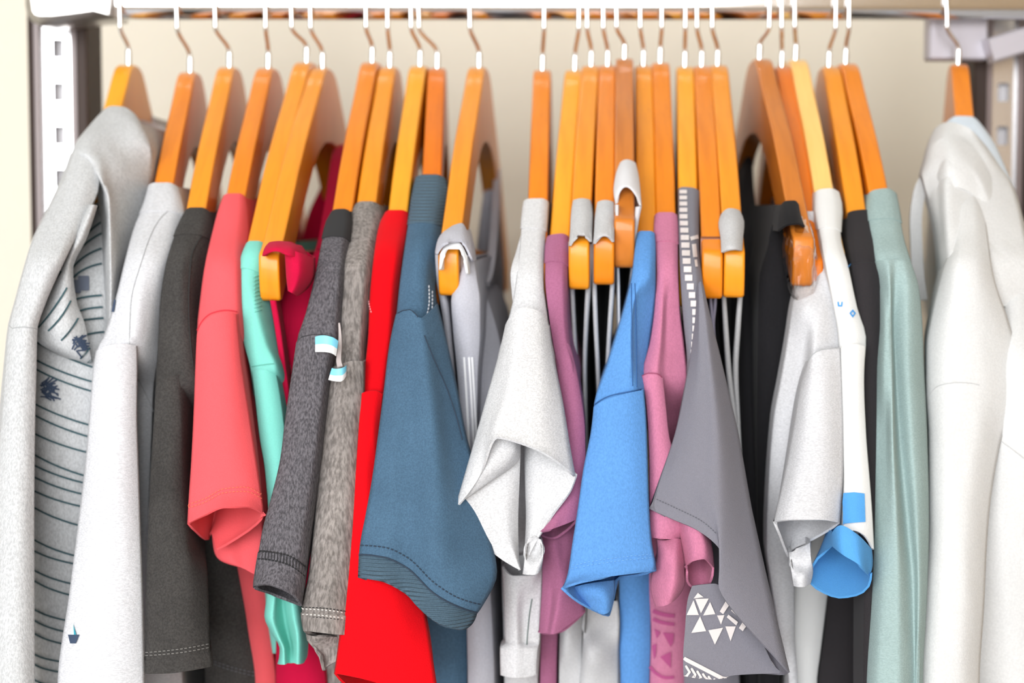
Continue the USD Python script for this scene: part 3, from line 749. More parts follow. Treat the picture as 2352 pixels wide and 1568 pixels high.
# ---- 4 mint T-shirt
h = H[4]; T = garment(4, 't_shirt', 'mint green T-shirt with a crumpled sleeve hem', 'T-shirt')
MINT = cloth('mint', (.24, .72, .62), heather=.05, fleck=700, wash=.03, trans=.2)
cap = [[(566, 562), (576, 555), (592, 555), (609, 562)], [(555, 590), (570, 584), (588, 586), (612, 600)], [(547, 640), (562, 638), (580, 645), (618, 660, -10)], [(548, 710), (566, 708), (588, 712, 2), (628, 720, -12)], [(558, 780), (580, 780), (606, 784), (640, 795, -12)], [(575, 850), (598, 848), (630, 846), (654, 860, -10)]]
tr = body(h, cap, low=[(950, 585, 658), (1150, 600, 668), (1300, 605, 675), (1420, 612, 690), (1440, 615, 690), (1500, 625, 690)], seed=20, dy=-.004)
b_ = part(T, 'body', tr.mesh, MINT, True)
part(T, 'collar', tr.band(0, .07, .0006), MINT, True)
slv = Loft(h, [[(577, 845), (602, 839), (630, 837)], [(586, 920), (614, 918), (645, 915)], [(595, 1000), (624, 1000), (655, 1000)], [(608, 1080), (634, 1080), (660, 1080)], [(616, 1200), (645, 1200), (675, 1200)]], dy=-.004, dep=.06, seed=21)
part(T, 'sleeve', slv.mesh, MINT, True)
threads(T, tr, [(578, 842), (600, 838), (630, 835)], thread('mint_dark', (.12, .45, .36)), w=2.4)
for y in range(632, 716, 9):
    part(b_, 'rib_fold', seam(tr, [(584, y + 3), (592, y), (600, y - 2)], 4, .0004), MINT, True)
lower = Loft(h, [[(614, 1340), (634, 1340), (652, 1340, -4), (668, 1340, 3), (684, 1340)], [(610, 1385), (628, 1390, 6), (650, 1385, -8), (672, 1388, 4), (690, 1390)], [(607, 1415, 0), (626, 1420, 7), (655, 1425, -10), (676, 1422, 6), (696, 1425)], [(622, 1452, -8), (640, 1462, 4), (662, 1458, -12), (682, 1455, 8), (699, 1455)], [(642, 1488, -2), (652, 1490, 8), (668, 1490, -6), (684, 1490, 8), (700, 1490)], [(637, 1524, 2), (652, 1526, 8), (668, 1520, 0), (684, 1525, 6), (698, 1522)]],
             Y=[-.243] * 6, dep=.03, seed=22, noise=.001, bulge=.2)
part(T, 'sleeve_hem', lower.mesh, MINT, True)

# ---- 5 crimson tank top
h = H[5]; T = garment(5, 'tank_top', 'crimson tank top with a gathered strap over a bare hanger tip', 'tank top')
CRIM = cloth('crimson', (.68, .006, .06), heather=.06, fleck=700, wash=.04, trans=.3)
st = Loft(h, [[(618, 556), (640, 553), (664, 555), (688, 566)], [(607, 570, 2), (636, 562, 8), (666, 566, 8), (700, 585, -4)], [(602, 588, 0), (634, 577, 6), (664, 583, 9), (704, 606, -8)]], dy=.008, dep=.03, seed=24, noise=.0016, bulge=.3)
part(T, 'shoulder_strap', st.mesh, CRIM, True)
g = Loft(h, [[(652, 570, 4), (682, 578, 8), (720, 592, -10)], [(655, 600, 4), (684, 614, 8), (720, 630, -12)], [(657, 635, 2), (678, 648, 5), (704, 662, -12)], [(661, 668, 0), (669, 672, 3), (682, 680, -6)]], dy=.008, dep=.03, seed=25, noise=.0014, bulge=.15)
part(T, 'gathered_edge', g.mesh, CRIM, True)
tr = Loft(h, [[(690, 580), (700, 575), (715, 588), (735, 570)], [(655, 640), (672, 640), (705, 640), (738, 640)], [(636, 700), (655, 700), (690, 700), (735, 700)], [(638, 800), (655, 800), (680, 800), (720, 800)], [(648, 900), (662, 900), (680, 900), (710, 900)], [(640, 1200), (665, 1200), (690, 1200), (720, 1200)], [(634, 1470), (665, 1470), (700, 1470), (736, 1470)], [(632, 1568), (668, 1568), (710, 1568), (750, 1568)], [(632, 1750), (668, 1750), (710, 1750), (760, 1750)]],
          Y=[-.150, -.165, -.175, -.185, -.19, -.19, -.19, -.19, -.19], dep='body', bw=.007, seed=26)
b_ = part(T, 'body', tr.mesh, CRIM, True)
e = Loft(h, [[(620, 690), (628, 690), (634, 690)], [(632, 760), (640, 760), (646, 760)], [(642, 830), (650, 830), (655, 830)], [(652, 910), (658, 910), (664, 910)], [(655, 1000), (660, 1000), (666, 1000)]], Y=[-.215] * 5, dep=.02, seed=27, noise=0)
part(T, 'armhole_edge', e.mesh, CRIM, True)
pt = np.array([U(733, 590, -.15), U(742, 565, -.13), U(756, 490, -.09), U(767, 410, -.04), U(775, 360, .0), U(785, 335, .06)])
sp = smooth_line(pt, 24)
def ribbon(path, w, t, up=(1, 0, 0)):
    path = np.asarray(path); tg = np.gradient(path, axis=0); tg /= np.linalg.norm(tg, axis=1, keepdims=True)
    up = np.asarray(up, float); nn = np.cross(tg, up); nn /= np.linalg.norm(nn, axis=1, keepdims=True); uu = np.cross(nn, tg)
    w = np.broadcast_to(np.asarray(w, float), (len(path),))[:, None]
    c = [path + uu * w / 2 + nn * t / 2, path - uu * w / 2 + nn * t / 2, path - uu * w / 2 - nn * t / 2, path + uu * w / 2 - nn * t / 2]
    v = np.stack(c, 1).reshape(-1, 3); f = []
    for i in range(len(path) - 1):
        for j in range(4):
            a, b = 4 * i + j, 4 * i + (j + 1) % 4
            f += [[a, b, b + 4], [a, b + 4, a + 4]]
    f += [[0, 2, 1], [0, 3, 2]]; k = 4 * (len(path) - 1); f += [[k, k + 1, k + 2], [k, k + 2, k + 3]]
    m = trimesh.Trimesh(v, f, process=False); trimesh.repair.fix_normals(m); return m
part(T, 'neck_edge', ribbon(sp, .0075, .0022), CRIM, 30)
bk = Loft(h, [[(770, 335), (785, 328), (798, 340)], [(740, 420), (762, 400), (800, 410)], [(705, 500), (740, 490), (800, 500)], [(690, 580), (740, 580), (800, 580)], [(690, 800), (740, 800), (790, 800)]], Y=[.10, .11, .12, .12, .12], dep=.03, seed=28)
part(T, 'back_panel', bk.mesh, CRIM, True)

# ---- 6 dark grey heather T-shirt
h = H[6]; T = garment(6, 't_shirt', 'dark grey heather T-shirt with black double stitched cuff and blue tag', 'T-shirt')
DGREY = cloth('dark_grey_heather', (.155, .145, .16), heather=.4, fleck=520, stretch=(1, 1, .35), wash=.06, col2=(.075, .070, .078))
cap = [[(762, 488), (772, 482), (788, 481), (802, 486)], [(750, 510), (770, 504), (790, 504), (806, 512)], [(738, 560), (762, 556), (784, 558), (802, 570, -5)], [(722, 640), (752, 638), (776, 640), (796, 650, -8)], [(702, 720), (738, 718), (768, 720), (788, 730, -8)], [(681, 792), (726, 782), (764, 782), (786, 795, -8)]]
tr = body(h, cap, low=[(950, 690, 770), (1200, 680, 745), (1400, 690, 745), (1560, 745, 790), (1800, 745, 800)], seed=30, dy=.006)
part(T, 'body', tr.mesh, DGREY, True)
part(T, 'collar', tr.band(0, .05, .0006), plain('black_rib', (.02, .02, .022), .9), True, label='black collar rib')
slv = Loft(h, [[(680, 787), (696, 774), (728, 769), (762, 776), (774, 790, -4)], [(671, 850), (694, 844), (722, 842), (746, 846), (760, 856, -6)], [(655, 960), (680, 958), (708, 957), (732, 958), (748, 962, -6)], [(644, 1050), (668, 1050), (694, 1050), (720, 1050), (738, 1052, -6)], [(622, 1145), (648, 1145), (676, 1146), (704, 1150), (724, 1155, -6)], [(603, 1215), (630, 1217), (660, 1222), (690, 1230), (712, 1238, -4)], [(594, 1266), (622, 1268), (652, 1274), (682, 1288), (704, 1303, -3)], [(581, 1348, -2), (608, 1342, 3), (642, 1350, 4), (674, 1366, 2), (692, 1390, -4)]],
           dy=.016, dep=.06, seed=31, noise=.0010, hem_from=.5, hemback=[(692, 1392, 4), (682, 1388, 16), (662, 1380, 26), (640, 1372, 28), (616, 1362, 22), (596, 1356, 12), (582, 1350, 4)])
s_ = part(T, 'sleeve', slv.mesh, DGREY, True); rear_sleeve(T, h, slv, DGREY)
BL = thread('black', (.012, .012, .014))
sewn(s_, slv, [[(594, 1265), (650, 1272), (704, 1303)], [(592, 1283), (650, 1292), (702, 1325)]], BL, w=4, dash=6, gap=2)
part(s_, 'stitch_band', cat_meshes([stitches(slv, [(x, 1266 + (x - 593) ** 2 * .0027), (x - 1, 1284 + (x - 593) ** 2 * .0030)], 16, 3, 2.4) for x in range(596, 704, 7)]), BL, True, kind='stuff')
threads(T, tr, [(681, 786), (697, 773), (728, 769), (764, 774)], BL, w=3)
part(slv and s_, 'cuff', slv.band(.86, 1.0, .0004), DGREY, True)
CYAN = plain('cyan_satin', (.22, .66, .86), .55); WHITE = plain('white_satin', (.86, .88, .88), .55)
def tag(T, ptop, pbot, Y, split):
    """A folded woven tag: cyan upper half, white lower half."""
    t, b = np.asarray(ptop, float), np.asarray(pbot, float)
    t3, b3 = smooth_line(t, 12), smooth_line(b, 12)
    def strip(u0, u1):
        a, c = t3 * (1 - u0) + b3 * u0, t3 * (1 - u1) + b3 * u1
        Yc = Y + .004 * (np.linspace(-1, 1, 12) ** 2)
        A, C = U(a[:, 0], a[:, 1], Yc), U(c[:, 0], c[:, 1], Yc)
        k = np.array([0, .0009, 0]); v = np.vstack([A, C, A + k, C + k]); f = []
        for i in range(11):
            f += [[i, 12 + i, 13 + i], [i, 13 + i, i + 1], [24 + i, 25 + i, 37 + i], [24 + i, 37 + i, 36 + i], [i, i + 1, 25 + i], [i, 25 + i, 24 + i], [12 + i, 37 + i, 13 + i], [12 + i, 36 + i, 37 + i]]
        f += [[0, 24, 36], [0, 36, 12], [11, 23, 47], [11, 47, 35]]
        return v, np.array(f)
    p = part(T, 'fabric_tag', strip(0, split), CYAN, 30, label='cyan woven tag')
    part(p, 'lettering', strip(split, 1), WHITE, 30, label='white lower half')
    return p
tag(T, [(724, 773), (742, 770), (760, 773), (777, 783)], [(724, 808), (742, 808), (758, 810), (772, 818)], float(h.Y(790)) - .030, .52)

# ---- 7 washed grey brown T-shirt
h = H[7]; T = garment(7, 't_shirt', 'acid washed grey brown T-shirt between the dark grey and red ones', 'T-shirt')
TAUPE = cloth('washed_taupe', (.35, .315, .295), heather=.3, fleck=330, stretch=(1, 1, .22), wash=.30, wash_scale=34, col2=(.20, .178, .165))
cap = [[(818, 470), (832, 464), (852, 464), (870, 472)], [(808, 492), (828, 487), (854, 490), (877, 500, -3)], [(792, 540), (818, 537), (846, 540), (870, 550, -6)], [(779, 620), (808, 618), (834, 620), (860, 630, -8)], [(776, 700), (800, 700), (828, 702), (850, 712, -8)], [(775, 780), (798, 780), (824, 782), (840, 790, -6)], [(764, 850), (792, 848), (822, 848), (838, 855, -6)]]
tr = body(h, cap, low=[(1000, 760, 830), (1200, 748, 815), (1400, 740, 800), (1560, 735, 790), (1800, 735, 795)], seed=33)
part(T, 'body', tr.mesh, TAUPE, True)
part(T, 'collar', tr.band(0, .07, .0006), TAUPE, True)
slv = Loft(h, [[(764, 842), (788, 834), (812, 828), (836, 830)], [(756, 890), (782, 888), (810, 888), (836, 892)], [(745, 980), (772, 980), (800, 980), (826, 980)], [(733, 1080), (762, 1080), (790, 1080), (820, 1080)], [(722, 1200), (752, 1200), (784, 1200), (816, 1200)], [(708, 1320), (740, 1320), (774, 1320), (808, 1322)], [(693, 1402), (730, 1402), (764, 1406), (800, 1410)], [(699, 1448), (734, 1452), (764, 1456), (796, 1458)]],
           dy=.008, dep=.05, seed=34, noise=.0012, hemback=[(796, 1460, 4), (770, 1463, 16), (740, 1462, 22), (715, 1456, 12), (700, 1450, 3)])
s_ = part(T, 'sleeve', slv.mesh, TAUPE, True); rear_sleeve(T, h, slv, TAUPE)
sewn(s_, slv, [[(693, 1398), (740, 1400), (796, 1408)], [(694, 1410), (740, 1413), (796, 1420)]], thread('ash_light', (.60, .58, .55)), w=3.2, dash=5, gap=4)
sewn(s_, slv, [[(693, 1394), (740, 1396), (796, 1404)], [(694, 1415), (740, 1418), (796, 1425)]], BL, w=2, dash=5, gap=3)
part(s_, 'cuff', slv.band(.93, 1.0, .0006), TAUPE, True)
cr = Loft(h, [[(702, 1455, 0), (735, 1462, 4), (785, 1462, 0)], [(704, 1468, 4), (735, 1470, 2), (785, 1472, 0)], [(722, 1490, 2), (748, 1488, -4), (784, 1488, 0)], [(738, 1512, 2), (752, 1506, -4), (782, 1502, 0)], [(742, 1540, 0), (754, 1528, -3), (780, 1515, 0)]], dy=-.004, dep=.03, seed=35, noise=.0012, bulge=.2)
part(T, 'crumpled_hem', cr.mesh, TAUPE, True)
lp = smooth_line(np.array([U(779, 742, float(h.Y(742)) - .012), U(781, 790, float(h.Y(790)) - .014), U(778, 825, float(h.Y(800)) - .017), U(781, 842, float(h.Y(800)) - .02)]), 24)
part(T, 'tag_ribbon', ribbon(lp, np.linspace(.0009, .0030, 24), .0008), plain('lace_thread', (.50, .44, .43), .9), 30, label='pale lace ribbon')
tag(T, [(762, 845), (772, 847), (785, 845), (796, 838)], [(754, 872), (768, 875), (782, 876), (795, 864)], float(h.Y(790)) - .032, .55)

# ---- 8 red T-shirt
h = H[8]; T = garment(8, 't_shirt', 'bright red T-shirt with a long wide sleeve', 'T-shirt')
RED = cloth('red', (.76, .0009, .007), heather=.05, fleck=700, wash=.04, trans=.2)
cap = [[(884, 488), (897, 482), (920, 482), (938, 488)], [(871, 515), (890, 510), (916, 512), (936, 520)], [(858, 590), (880, 588), (906, 590), (924, 600, -4)], [(849, 680), (870, 678), (896, 680), (915, 690, -6)], [(846, 760), (868, 758), (892, 760), (908, 768, -6)], [(838, 840), (860, 838), (882, 840), (898, 845, -6)], [(826, 915), (848, 912), (872, 915), (890, 920, -6)]]
tr = body(h, cap, low=[(1100, 800, 870), (1400, 790, 860), (1560, 780, 850), (1800, 780, 850)], seed=37, dy=.012)
part(T, 'body', tr.mesh, RED, True)
slv = Loft(h, [[(829, 904), (845, 898), (862, 897), (880, 906)], [(823, 990), (840, 988), (856, 988), (874, 992, -4)], [(815, 1100), (836, 1100), (860, 1100, -3), (884, 1100, -8)], [(806, 1200), (838, 1200), (872, 1200, -3), (906, 1200, -9)], [(797, 1290), (842, 1290), (892, 1290, -2), (940, 1290, -7)], [(786, 1400), (840, 1400), (905, 1400), (976, 1400, -4)], [(774, 1500), (838, 1502), (912, 1506), (994, 1510)], [(767, 1546), (822, 1556), (905, 1578), (1008, 1600)]],
           dy=.022, dep=.06, seed=38, noise=.0014, bulge=.22, hemback=[(1008, 1602, 6), (960, 1620, 20), (880, 1620, 26), (815, 1590, 16), (768, 1549, 5)])
s_ = part(T, 'sleeve', slv.mesh, RED, True); rear_sleeve(T, h, slv, RED)
threads(T, tr, [(829, 905), (845, 898), (862, 897), (880, 905)], thread('red_dark', (.45, 0, .005)), w=2.6)
sewn(T, tr, [[(848, 660), (847, 690), (853, 718)]], thread('pink', (.80, .35, .36)), w=2.6, dash=4, gap=2)

# ---- 9 navy T-shirt
h = H[9]; T = garment(9, 't_shirt', 'faded navy blue T-shirt with a broad ribbed cuff', 'T-shirt')
NAVY = cloth('faded_navy', (.066, .130, .205), heather=.22, fleck=520, wash=.14, wash_scale=26, trans=.12)
RIBN = cloth('navy_rib', (.075, .125, .170), heather=.2, fleck=600, wash=.08, rib=('z', 160.0), trans=.1)
cap = [[(956, 408), (975, 402), (1000, 402), (1021, 410)], [(949, 440), (974, 434), (1002, 436), (1029, 445, -2)], [(938, 510), (966, 506), (994, 508, -2), (1026, 520, -12)], [(926, 590), (958, 588), (980, 590, -2), (1010, 600, -14)], [(918, 650), (950, 648), (974, 652, -1), (1000, 660, -10)], [(910, 725), (940, 722), (966, 726), (1008, 735, -8)], [(900, 790), (935, 788), (970, 790), (1022, 800, -10)]]
tr = body(h, cap, low=[(960, 930, 1055), (1200, 950, 1070), (1400, 965, 1085), (1568, 990, 1074), (1800, 1000, 1074)], seed=40, dy=.022)
part(T, 'body', tr.mesh, NAVY, True)
part(T, 'collar', tr.band(0, .075, .0006), RIBN, True)
LIGHTTH = thread('pale', (.55, .57, .60))
sewn(T, tr, [[(985, 655), (986, 690), (978, 730), (965, 745)], [(993, 668), (993, 700), (984, 738), (971, 752)]], LIGHTTH, w=3.2, dash=6, gap=2.5)
sewn(T, tr, [[(953, 432), (946, 460), (944, 480)]], LIGHTTH, w=3, dash=5, gap=2)
slv = Loft(h, [[(909, 722), (930, 712), (948, 714), (966, 730, 1), (988, 715, -5), (1004, 700, -10)], [(893, 800), (918, 797), (944, 797), (974, 806, 2), (1004, 800, -5), (1028, 798, -11)], [(881, 900), (910, 898), (938, 898, -1), (984, 903, 3), (1020, 900, -7), (1051, 900, -12)], [(868, 1000), (903, 998), (937, 998, -1.5), (994, 1003, 4), (1034, 1000, -7), (1070, 1000, -12)], [(855, 1095), (896, 1095), (937, 1096, -2), (1000, 1102, 4.5), (1050, 1102, -6), (1098, 1105, -11)],
               [(838, 1190), (888, 1190), (937, 1193, -2), (1002, 1204, 5), (1068, 1212, -3), (1122, 1222, -9)], [(829, 1235), (882, 1238), (936, 1252, -3), (1003, 1300, 5), (1072, 1328, 1), (1142, 1318, -7)], [(826, 1256), (880, 1260), (934, 1283, -3), (1001, 1345, 5), (1058, 1378, 3), (1108, 1392, -4)], [(824, 1274), (880, 1280), (932, 1303, -3), (999, 1366, 5), (1046, 1392, 3), (1096, 1409, -3)]],
           dy=.036, dep=.06, seed=41, noise=.0010, bulge=.25)
s_ = part(T, 'sleeve', slv.mesh, NAVY, True)
cuf = Loft(h, [[(824, 1273), (880, 1279), (932, 1302, -3), (999, 1365, 5), (1046, 1391, 3), (1096, 1408, -3)], [(823, 1300), (876, 1305), (930, 1330, -3), (982, 1378, 4), (1030, 1412, 4), (1087, 1430, -2)], [(822, 1326), (870, 1331, 2), (926, 1357, -1), (960, 1394, 4), (1012, 1433, 5), (1068, 1446, 0)]],
           dy=.0346, dep=.06, seed=42, noise=.0004, bulge=.25, step=6, hem_from=.0, hemback=[(1068, 1447, 4), (1020, 1440, 20), (965, 1400, 30), (925, 1372, 34), (870, 1342, 22), (823, 1328, 4)])
part(T, 'cuff', cuf.mesh, RIBN, True)
NTH = thread('navy', (.02, .035, .06))
sewn(s_, slv, [[(828, 1252), (880, 1256), (934, 1279), (1001, 1341), (1056, 1374), (1106, 1388)]], NTH, w=3.0)
threads(T, slv, [(824, 1273), (880, 1279), (932, 1302), (999, 1364), (1046, 1390), (1096, 1407)], NTH, w=3.6)
threads(T, slv, [(909, 716), (935, 709), (952, 718), (960, 728)], NTH, w=2.6)
threads(T, slv, [(975, 770), (995, 820), (1030, 900), (1062, 1010)], NTH, w=3.0)

# ---- 10 pale grey tank top with a white lined strap
LAV = cloth('pale_lavender_marl', (.60, .60, .66), heather=.10, fleck=500, wash=.05)
LAVD = LAV
h = H[10]; T = garment(10, 'tank_top', 'pale grey tank top with a white lined strap beside the gap', 'tank top')
st = Loft(h, [[(1030, 524), (1044, 516), (1060, 512), (1072, 528)], [(1006, 548, 0), (1030, 536, 5), (1058, 534, 5), (1082, 556, -2)], [(999, 585, -2), (1026, 556, 4), (1056, 552, 4), (1088, 600, -4)]], dy=.006, dep=.06, seed=44, noise=.0014)
part(T, 'shoulder_strap', st.mesh, LAV, True)
li = Loft(h, [[(1010, 585), (1030, 556), (1052, 556), (1074, 590)], [(1008, 620), (1030, 568), (1055, 568), (1076, 630)]], dy=.004, dep=.025, seed=45, noise=.0006)
part(T, 'strap_lining', li.mesh, plain('white_lining', (.86, .86, .86), .85), True, label='white strap lining')
def edge(h, pts, Y, dep, seed, bw=.0016, noise=.0006):
    """One side of an armhole: a thin sheet of cloth seen on its edge. pts: (py, xl, xr)."""
    rows = [[(a, y), ((a + b) / 2, y), (b, y)] for y, a, b in pts]
    return Loft(h, rows, Y=Y, dep=dep, bw=bw, seed=seed, noise=noise, bulge=.5, thick=.0008)
n5 = [-.212, -.205, -.2, -.195, -.19, -.185, -.18]
e1 = edge(h, [(575, 999, 1011), (640, 1002, 1016), (700, 1012, 1030), (800, 1026, 1040), (900, 1036, 1048), (1000, 1042, 1054), (1200, 1048, 1062)], n5, .16, 46)
part(T, 'armhole_edge', e1.mesh, LAV, True)
e2 = Loft(h, [[(1070, 590), (1078, 585), (1090, 600)], [(1052, 640), (1070, 640), (1096, 640)], [(1036, 690), (1062, 690), (1104, 690)], [(1040, 760), (1068, 760), (1104, 760)], [(1050, 860), (1074, 860), (1098, 860)], [(1058, 960), (1076, 960), (1096, 960)], [(1070, 1050), (1080, 1050), (1094, 1050)], [(1080, 1150), (1092, 1150), (1104, 1150)]], Y=[-.21, -.212, -.212, -.208, -.203, -.2, -.195, -.19], dep=.2, bw=.002, seed=47, noise=.001)
b_ = part(T, 'front_panel', e2.mesh, LAV, True)
bo = Loft(h, [[(1101, 668), (1106, 664), (1111, 668)], [(1094, 730), (1112, 730), (1135, 730)], [(1086, 800), (1115, 800), (1152, 800)], [(1080, 900), (1115, 900), (1165, 900)], [(1075, 1050), (1115, 1050), (1168, 1050)], [(1070, 1330), (1100, 1330), (1126, 1330)], [(1072, 1450), (1102, 1450), (1132, 1450)], [(1074, 1568), (1104, 1568), (1136, 1568)], [(1074, 1750), (1104, 1750), (1136, 1750)]], Y=[-.12, -.135, -.15, -.165, -.175, -.19, -.19, -.19, -.19], dep=[.1, .16, .2, .26, .3, .36, .36, .36, .36], bw=.008, seed=48)
bp = part(T, 'body', bo.mesh, LAV, True)
sd = Loft(h, [[(1141, 398, -212), (1144, 396, -214), (1148, 398, -216)], [(1138, 480, -150), (1144, 480, -175), (1150, 480, -215)], [(1132, 560, -80), (1142, 560, -130), (1152, 560, -215)], [(1122, 626, -10), (1138, 626, -100), (1154, 626, -215)], [(1107, 655, 32), (1132, 660, -80), (1156, 660, -215)], [(1100, 760, 45), (1130, 760, -80), (1159, 760, -215)], [(1096, 900, 60), (1130, 900, -80), (1162, 900, -215)], [(1094, 1100, 65), (1130, 1100, -80), (1166, 1100, -215)]], Y=-.10, sheet=True, bulge=0, seed=47, noise=.002)
part(T, 'side_panel', sd.mesh, LAV, True)
for x0, x1 in ((1070, 1076), (1081, 1085), (1088, 1091)):
    m = decal(e2, line_px([(x0 - 4, 820), (x0 + 2, 920), (x0 + 8, 1040)], 5), .0012, 14)
    part(b_, 'white_stripe', m, plain('white_print', (.84, .84, .86), .9), True, label='white stripe')
nk = smooth_line(np.array([U(1096, 600, -.16), U(1104, 640, -.145), U(1112, 654, -.13), U(1124, 628, -.10), U(1134, 540, -.03), U(1140, 440, .06), U(1142, 390, .11)]), 30)
part(T, 'neck_edge', ribbon(nk, .005, .0022), LAV, 30)
bk = Loft(h, [[(1118, 400), (1135, 385), (1148, 400)], [(1100, 520), (1120, 510), (1150, 520)], [(1090, 640), (1120, 640), (1156, 640)], [(1090, 900), (1120, 900), (1158, 900)]], Y=[.10, .10, .10, .10], dep=.03, seed=49)
part(T, 'back_panel', bk.mesh, LAV, True)

# ---- 11 drooping pale grey T-shirt
h = H[11]; T = garment(11, 't_shirt', 'pale grey T-shirt with a wide drooping sleeve mouth', 'T-shirt')
MARL = cloth('light_grey_marl', (.70, .70, .71), heather=.22, fleck=420, stretch=(1, 1, 1.6), wash=.05, trans=.2)
cap = [[(1204, 464), (1215, 458), (1242, 457), (1258, 464)], [(1199, 500), (1216, 498), (1240, 498), (1256, 505)], [(1194, 570), (1214, 568), (1236, 568), (1250, 578)], [(1186, 640), (1210, 638), (1232, 638), (1248, 645)], [(1176, 700), (1205, 690), (1232, 696), (1256, 712)], [(1160, 760), (1200, 745), (1235, 748), (1264, 765)], [(1142, 830), (1190, 815), (1235, 818), (1276, 832)]]
tr = body(h, cap, low=[(1000, 1140, 1260, -.2), (1200, 1150, 1250), (1330, 1152, 1246), (1450, 1156, 1243), (1568, 1158, 1236), (1750, 1158, 1236)], seed=51, dy=.004)
b_ = part(T, 'body', tr.mesh, MARL, True)
part(T, 'collar', tr.band(0, .05, .0006), MARL, True)
rg = Loft(h, [[(1196, 540), (1204, 540), (1212, 540)], [(1186, 575), (1198, 575), (1210, 575)], [(1172, 630), (1190, 630), (1206, 630)], [(1176, 680), (1190, 680), (1204, 680)], [(1180, 720), (1190, 720), (1200, 720)]], dy=.000, dep=.05, seed=52, noise=.003, nscale=(150, 150, 80))
part(T, 'raw_edge', rg.mesh, MARL, True)
slv = Loft(h, [[(1160, 748, -4), (1176, 722, 0), (1203, 706, 3), (1236, 714, 2), (1262, 752, -3)], [(1146, 810, -5), (1166, 795, 0), (1193, 790, 4), (1236, 796, 3), (1272, 822, -4)], [(1118, 910, -6), (1145, 905, -1), (1172, 905, 5), (1236, 910, 4), (1293, 925, -5)], [(1080, 1045, -8), (1112, 1010, -2), (1146, 985, 6), (1225, 1005, 5), (1314, 1050, -6)], [(1045, 1165, -6), (1112, 1112, -10), (1190, 1058, -22), (1194, 1030, -30), (1142, 1004, 6)]][:4] + [[(1045, 1165, -6), (1098, 1100, -6), (1141, 1003, 8), (1232, 1030, 6), (1322, 1093, -6)]],
           dy=.026, dep=.085, seed=53, noise=.0012, bulge=.2, hem_from=.25)
s_ = part(T, 'sleeve', slv.mesh, MARL, True)
lf = Loft(h, [[(1136, 985, 4), (1160, 990, 4), (1182, 1000, 1), (1196, 1012, -8)], [(1110, 1030, 0), (1145, 1030, 3), (1178, 1032, 1), (1195, 1036, -9)], [(1084, 1085, -3), (1120, 1075, 1), (1160, 1064, -1), (1190, 1056, -10)], [(1054, 1143, -5), (1090, 1120, -3), (1130, 1099, -5), (1168, 1078, -11)], [(1045, 1166, -6), (1070, 1145, -5), (1094, 1128, -6), (1125, 1105, -11)]], dy=.0245, sheet=True, seed=54, noise=.0004, bulge=0)
part(T, 'sleeve_fold', lf.mesh, MARL, True)
p1 = Loft(h, [[(1047, 1160, -8), (1110, 1110, -12), (1160, 1076, -14), (1196, 1030, -16)], [(1060, 1188, -10), (1112, 1160, -13), (1160, 1140, -14), (1193, 1110, -20)], [(1092, 1232, -14), (1128, 1222, -15), (1162, 1212, -16), (1190, 1200, -24)], [(1150, 1283, -18), (1166, 1280, -18), (1182, 1277, -18), (1192, 1274, -26)], [(1188, 1306, -20), (1192, 1307, -20), (1195, 1308, -20), (1198, 1308, -24)]], dy=.026, sheet=True, seed=55, noise=.0008, bulge=0)
part(T, 'inner_panel', p1.mesh, MARL, True)
p2 = Loft(h, [[(1203, 1000, -26), (1222, 1010, -18), (1270, 1040, -14), (1322, 1090, -6)], [(1206, 1110, -26), (1226, 1112, -19), (1268, 1120, -15), (1312, 1122, -9)], [(1208, 1190, -28), (1222, 1190, -21), (1246, 1188, -18), (1266, 1184, -14)], [(1206, 1240, -28), (1214, 1240, -22), (1226, 1238, -20), (1240, 1228, -18)], [(1204, 1280, -26), (1207, 1282, -22), (1212, 1280, -20), (1220, 1266, -20)]], dy=.026, sheet=True, seed=56, noise=.0008, bulge=0)
part(T, 'inner_panel', p2.mesh, MARL, True)
kn = Loft(h, [[(1212, 1238), (1228, 1234), (1244, 1240)], [(1206, 1262, 3), (1226, 1268, -6), (1248, 1258, 3)], [(1204, 1290, 4), (1226, 1296, 2), (1248, 1276, 4)], [(1200, 1318, 0), (1225, 1320, 2), (1244, 1305, 0)]], dy=.006, dep=.03, seed=58, noise=.001)
part(T, 'sleeve_knot', kn.mesh, MARL, True)
fl = Loft(h, [[(1152, 1300), (1180, 1322), (1225, 1322), (1248, 1290)], [(1158, 1400), (1182, 1400, 2), (1205, 1400, -3), (1243, 1400)], [(1160, 1480), (1184, 1480, 2), (1206, 1480, -3), (1240, 1480)], [(1148, 1485), (1180, 1484), (1208, 1484, -2), (1238, 1484)], [(1149, 1550), (1180, 1556), (1207, 1555, -2), (1233, 1548)]], Y=[-.225, -.222, -.22, -.223, -.223], dep=.03, seed=59, noise=.0012)
f_ = part(T, 'lower_sleeve', fl.mesh, MARL, True)
DG = thread('green_grey', (.10, .14, .13))
for l in ([(1222, 1375), (1215, 1420), (1210, 1480)],):
    threads(T, fl, l, DG, w=3)

